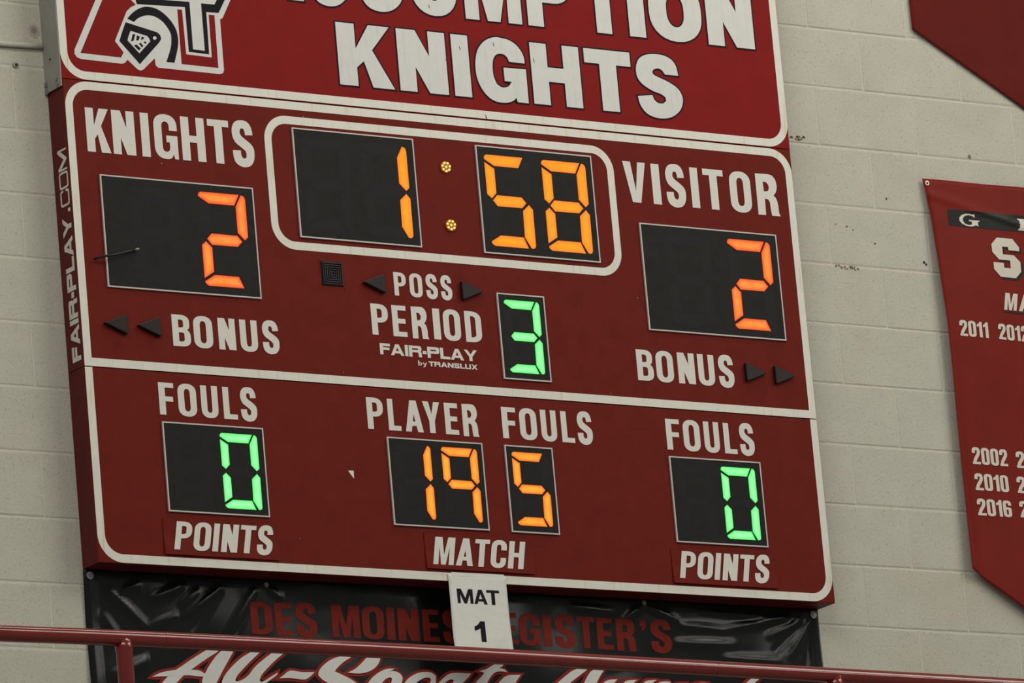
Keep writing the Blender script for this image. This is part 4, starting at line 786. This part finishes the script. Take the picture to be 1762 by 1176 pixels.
# ---------------------------------------------------------------- red pennant banners at the right
def pennant(name, X0, wid, ytop, ycor, slope, label, wave, xl=None, m='redvinyl', base=.012):
    t = empty(name, W3(X0 + wid / 2, ycor - slope * wid / 2, -D), label, 'banner', 'red banners on the wall')
    def z(x, y):
        u = x - X0; s = max(0, (ytop - y))
        k = base + wave * (.010 * math.sin(u * 6.0 + .8) * min(1, s * 1.5) + .006 * math.sin(s * 4.4 + u * 3) + .0025 * math.sin(u * 19 + s * 5) * max(0, 1 - s * 3))
        k += .016 * math.exp(-((u - .03) / .022) ** 2) * min(1, s * .9) * wave          # curl along the hem
        k += .005 * math.exp(-((s - .05 - u * .22) / .012) ** 2) * max(0, 1 - u * 1.2) * wave
        return max(k, .004)
    nx, ny = 60, 110; V, F = [], []
    for j in range(ny + 1):
        s = j / ny
        for i in range(nx + 1):
            u = i / nx
            ub = min(u, 1 - u) * wid; r = .02
            yb = ycor - slope * (ub if ub > r else ub * ub / r * .8)
            y = ytop + (yb - ytop) * s
            xo = (xl(y) if xl else 0) * (1 - u)
            x = X0 + wid * u + xo
            V.append(W3(x, y, -D + z(x, y)))
    for j in range(ny):
        for i in range(nx): a = j * (nx + 1) + i; F.append((a, a + 1, a + nx + 2, a + nx + 1))
    o = obj('banner_cloth', V, F, M[m], t, smooth=True)
    so = o.modifiers.new('thick', 'SOLIDIFY'); so.thickness = .0006; so.offset = 1
    fm = lambda a, b, c: W3(a, b, -D + z(a, b) + c + .0018)
    for gx in (X0 + .016, X0 + wid / 2, X0 + wid - .016):
        gy = ytop - .0155; zz = -D + z(gx, gy) + .0015
        v, f = disc(gx, gy, zz + .002, .0085, .002, 18, .004); g = obj('grommet', v, f, M['brass'], t)
        v, f = disc(gx, gy - .001, zz + .0032, .0038, .004, 8); obj('nail_head', v, f, M['dark'], g)
    return t, fm
def xl(y):
    P = [(.8807, 0), (.75, .014), (.378, .0300), (-.2, .026), (-.45, .0235)]
    for (a, b), (c, d) in zip(P, P[1:]):
        if y >= c: return b + (d - b) * (a - y) / (a - c) if y <= a else b
    return P[-1][1]
t, fm = pennant('champions_banner', 3.3286, 1.22, .882, -.4497, .594, 'red pennant banner with black band, block S and rows of years, right of scoreboard', 1.0, xl)
v, f = flat([[[(3.4135, .7240), (4.46, .7240), (4.46, .7815), (3.4135, .7815)]]], -.0006, 0, fm, .03); obj('black_band', v, f, M['gradient'], t, label='black printed band')
G = [(3.5255, .7720), (3.5255, .7590), (3.515, .7650), (3.500, .7670), (3.484, .7630), (3.4745, .7530), (3.4745, .7440), (3.483, .7350), (3.498, .7320), (3.511, .7350), (3.511, .7455), (3.500, .7455), (3.500, .7505), (3.547, .7505), (3.536, .7440), (3.538, .7300), (3.527, .7335), (3.520, .7300),
     (3.505, .7272), (3.487, .7285), (3.469, .7345), (3.4595, .7440), (3.4600, .7545), (3.470, .7640), (3.486, .7700), (3.503, .7715), (3.518, .7690)]
v, f = flat([[G]], .0004, 0, fm, .02); obj('lettering', v, f, M['bannerwhite'], t, label='cream letter G')
I_ = [(3.700, .7700), (3.752, .7700), (3.741, .7600), (3.741, .7400), (3.752, .7290), (3.700, .7290), (3.711, .7400), (3.711, .7600)]
v, f = flat([[I_]], .0004, 0, fm, .02); obj('lettering', v, f, M['bannerwhite'], t, label='cream letter I')
def oct_s(x0, x1, y0, y1):
    w_, h_ = x1 - x0, y1 - y0
    U = [(1, .70), (1, .80), (.78, 1), (.22, 1), (0, .82), (0, .62), (.22, .44), (.62, .44), (.62, .24), (.38, .24), (.38, .36), (.0, .36), (0, .18), (.22, 0), (.78, 0), (1, .18), (1, .42), (.78, .58), (.38, .58), (.38, .78), (.60, .78), (.60, .70)]
    return [(x0 + a * w_, y0 + b * h_) for a, b in U]
Ss = oct_s(3.5823, 3.6985, .5615, .6970)
v, f = flat([[[(a + .0095, b - .007) for a, b in Ss]]], -.0002, 0, fm, .02); obj('letter_shadow', v, f, M['bannershadow'], t, label='dark drop shadow of the block S')
v, f = flat([[Ss]], .0006, 0, fm, .02); obj('lettering', v, f, M['bannerwhite'], t, label='large cream block letter S')
T_ = [(3.733, .6970), (3.850, .6970), (3.850, .655), (3.812, .655), (3.812, .5615), (3.771, .5615), (3.771, .655), (3.733, .655)]
v, f = flat([[[(a - .009, b - .007) for a, b in T_]]], -.0002, 0, fm, .02); obj('letter_shadow', v, f, M['bannershadow'], t)
v, f = flat([[T_]], .0006, 0, fm, .02); obj('lettering', v, f, M['bannerwhite'], t, label='large cream block letter cut by the picture edge')
lettering(t, 'MA', [3.6082, 3.735, .4485, .5075], 'narrow', M['bannerwhite'], z=.0006, fmap=fm, sub=.02, slant=.2, edges=[(3.6082, 3.6620), (3.672, 3.722)], label='cream slanted lettering reading MA')
v, f = flat([[[(3.606, .4395), (3.78, .4395), (3.78, .4440), (3.606, .4440)]]], .0002, 0, fm, .03); obj('letter_underline', v, f, M['bannershadow'], t, label='dark underline')
for k, tx in (('y1', '2011'), ('y2', '2012'), ('y3', '2002'), ('y4', '2010'), ('y5', '2016'), ('y6', '2'), ('y7', '2'), ('y8', '2')):
    lettering(t, tx, WDS[k], 'narrow', M['bannerwhite'], z=.0006, fmap=fm, sub=.02, gap=.07, label='cream year ' + tx)
pennant('pennant_banner', 3.3570, 1.22, 2.75, 1.4030, .545, 'plain red pennant banner at the top right, only its slanted lower edge in view', .25, None, 'darkredvinyl', .005)
# ---------------------------------------------------------------- railing in front
def railing():
    zz = .9 - D; t = empty('balcony_railing', W3(1, -2.12, zz), 'red painted pipe railing crossing in front of the black banner', 'railing')
    top = [(-3.2, -1.033), (-1.5, -1.0265), (-.8239, -1.0225), (-.5361, -1.0195), (-.052, -1.0178), (.5479, -1.0173), (.9582, -1.0189), (1.2926, -1.0213), (2.3756, -1.0283), (2.83, -1.032), (4.4, -1.046), (6.0, -1.062)]
    r = .0236; P = [W3(a, b - r / math.cos(.25) , zz) for a, b in top]
    Q = []
    for i in range(len(P) - 1):
        for k in range(8):
            p0, p1, p2, p3 = P[max(i - 1, 0)], P[i], P[i + 1], P[min(i + 2, len(P) - 1)]; u = k / 8
            Q.append(p1 + (p2 - p0) * .5 * u + (p0 * 2 - p1 * 5 + p2 * 4 - p3) * .5 * u * u + (p1 * 3 - p0 - p2 * 3 + p3) * .5 * u ** 3 if 0 < i < len(P) - 2 else p1.lerp(p2, u))
    Q.append(P[-1]); v, f = tube(Q, r, 32); obj('top_rail', v, f, M['rail'], t, smooth=True)
    for sx in (-.2865, 1.6525):
        c = min(Q, key=lambda p: abs(p.x - sx)).copy(); c.x = sx
        v, f = tube([c + Vector((-.0025, 0, 0)), c + Vector((.0025, 0, 0))], r + .0006, 32); obj('weld_seam', v, f, M['rail'], t, smooth=False)
    for px_ in (-2.94, -.4205, 2.10, 4.62):
        yt = min(Q, key=lambda p: abs(p.x - px_)).z
        pts = [Vector((px_, -zz, yt - .004)), Vector((px_, -zz, yt - r - .008)), Vector((px_, -zz, yt - r - .02)), Vector((px_, -zz, Z0 - 2.12))]
        v, f = tube(pts, .0238, 28, rs=[.0238, .0262, .0240, .0240]); p = obj('post', v, f, M['rail'], t, smooth=True)
        v, f = tube([Vector((px_, -zz, Z0 - 2.112)), Vector((px_, -zz, Z0 - 2.12))], .05, 20); obj('base_flange', v, f, M['rail'], p)
    for yy in (-1.58,):
        v, f = tube([W3(-3.2, yy, zz), W3(6.0, yy, zz)], .0236, 24); obj('lower_rail', v, f, M['rail'], t, smooth=True)
railing()
# ---------------------------------------------------------------- painted conduit and an anchor left on the wall
t = empty('wall_conduit', W3(-.4, 1.034, -D), 'thin cream painted conduit running along the block wall into the left side of the sign', 'conduit')
v, f = tube([W3(-2.2, 1.026, -D), W3(-.6, 1.030, -D), W3(-.16, 1.0322, -D), W3(-.06, 1.0355, -D), W3(-.0078, 1.0370, -D)], .0085, 16)
v = [Vector((p.x, D + (p.y - D) * .8 - .0062, p.z)) for p in v]
obj('conduit_pipe', v, f, M['wall'], t, smooth=True)
v, f = flat([[[(-1.2, 1.0185), (-.0078, 1.0275), (-.0078, 1.0195), (-.08, 1.0165), (-.3, 1.015), (-1.2, 1.0115)]]], -D + .0008, .001); obj('underside_line', v, f, M['stain2'], t, label='dark line along the underside')  # dark strip flat on the wall just below the conduit
v, f = box(-1.0, -.975, 1.010, 1.055, -D, -D + .022, .003); obj('conduit_strap', v, f, M['bolt'], t)
t = empty('wall_anchor', W3(-.103, .970, -D), 'small corroded anchor plug in the bed joint at the left edge under the conduit', 'anchor')
v, f = disc(-.106, .9705, -D + .004, .0095, .006, 14, .0045); obj('anchor_ring', v, f, M['bolt'], t)
v, f = disc(-.1045, .969, -D + .0075, .0042, .008, 10); obj('anchor_bolt', v, f, M['dark'], t)
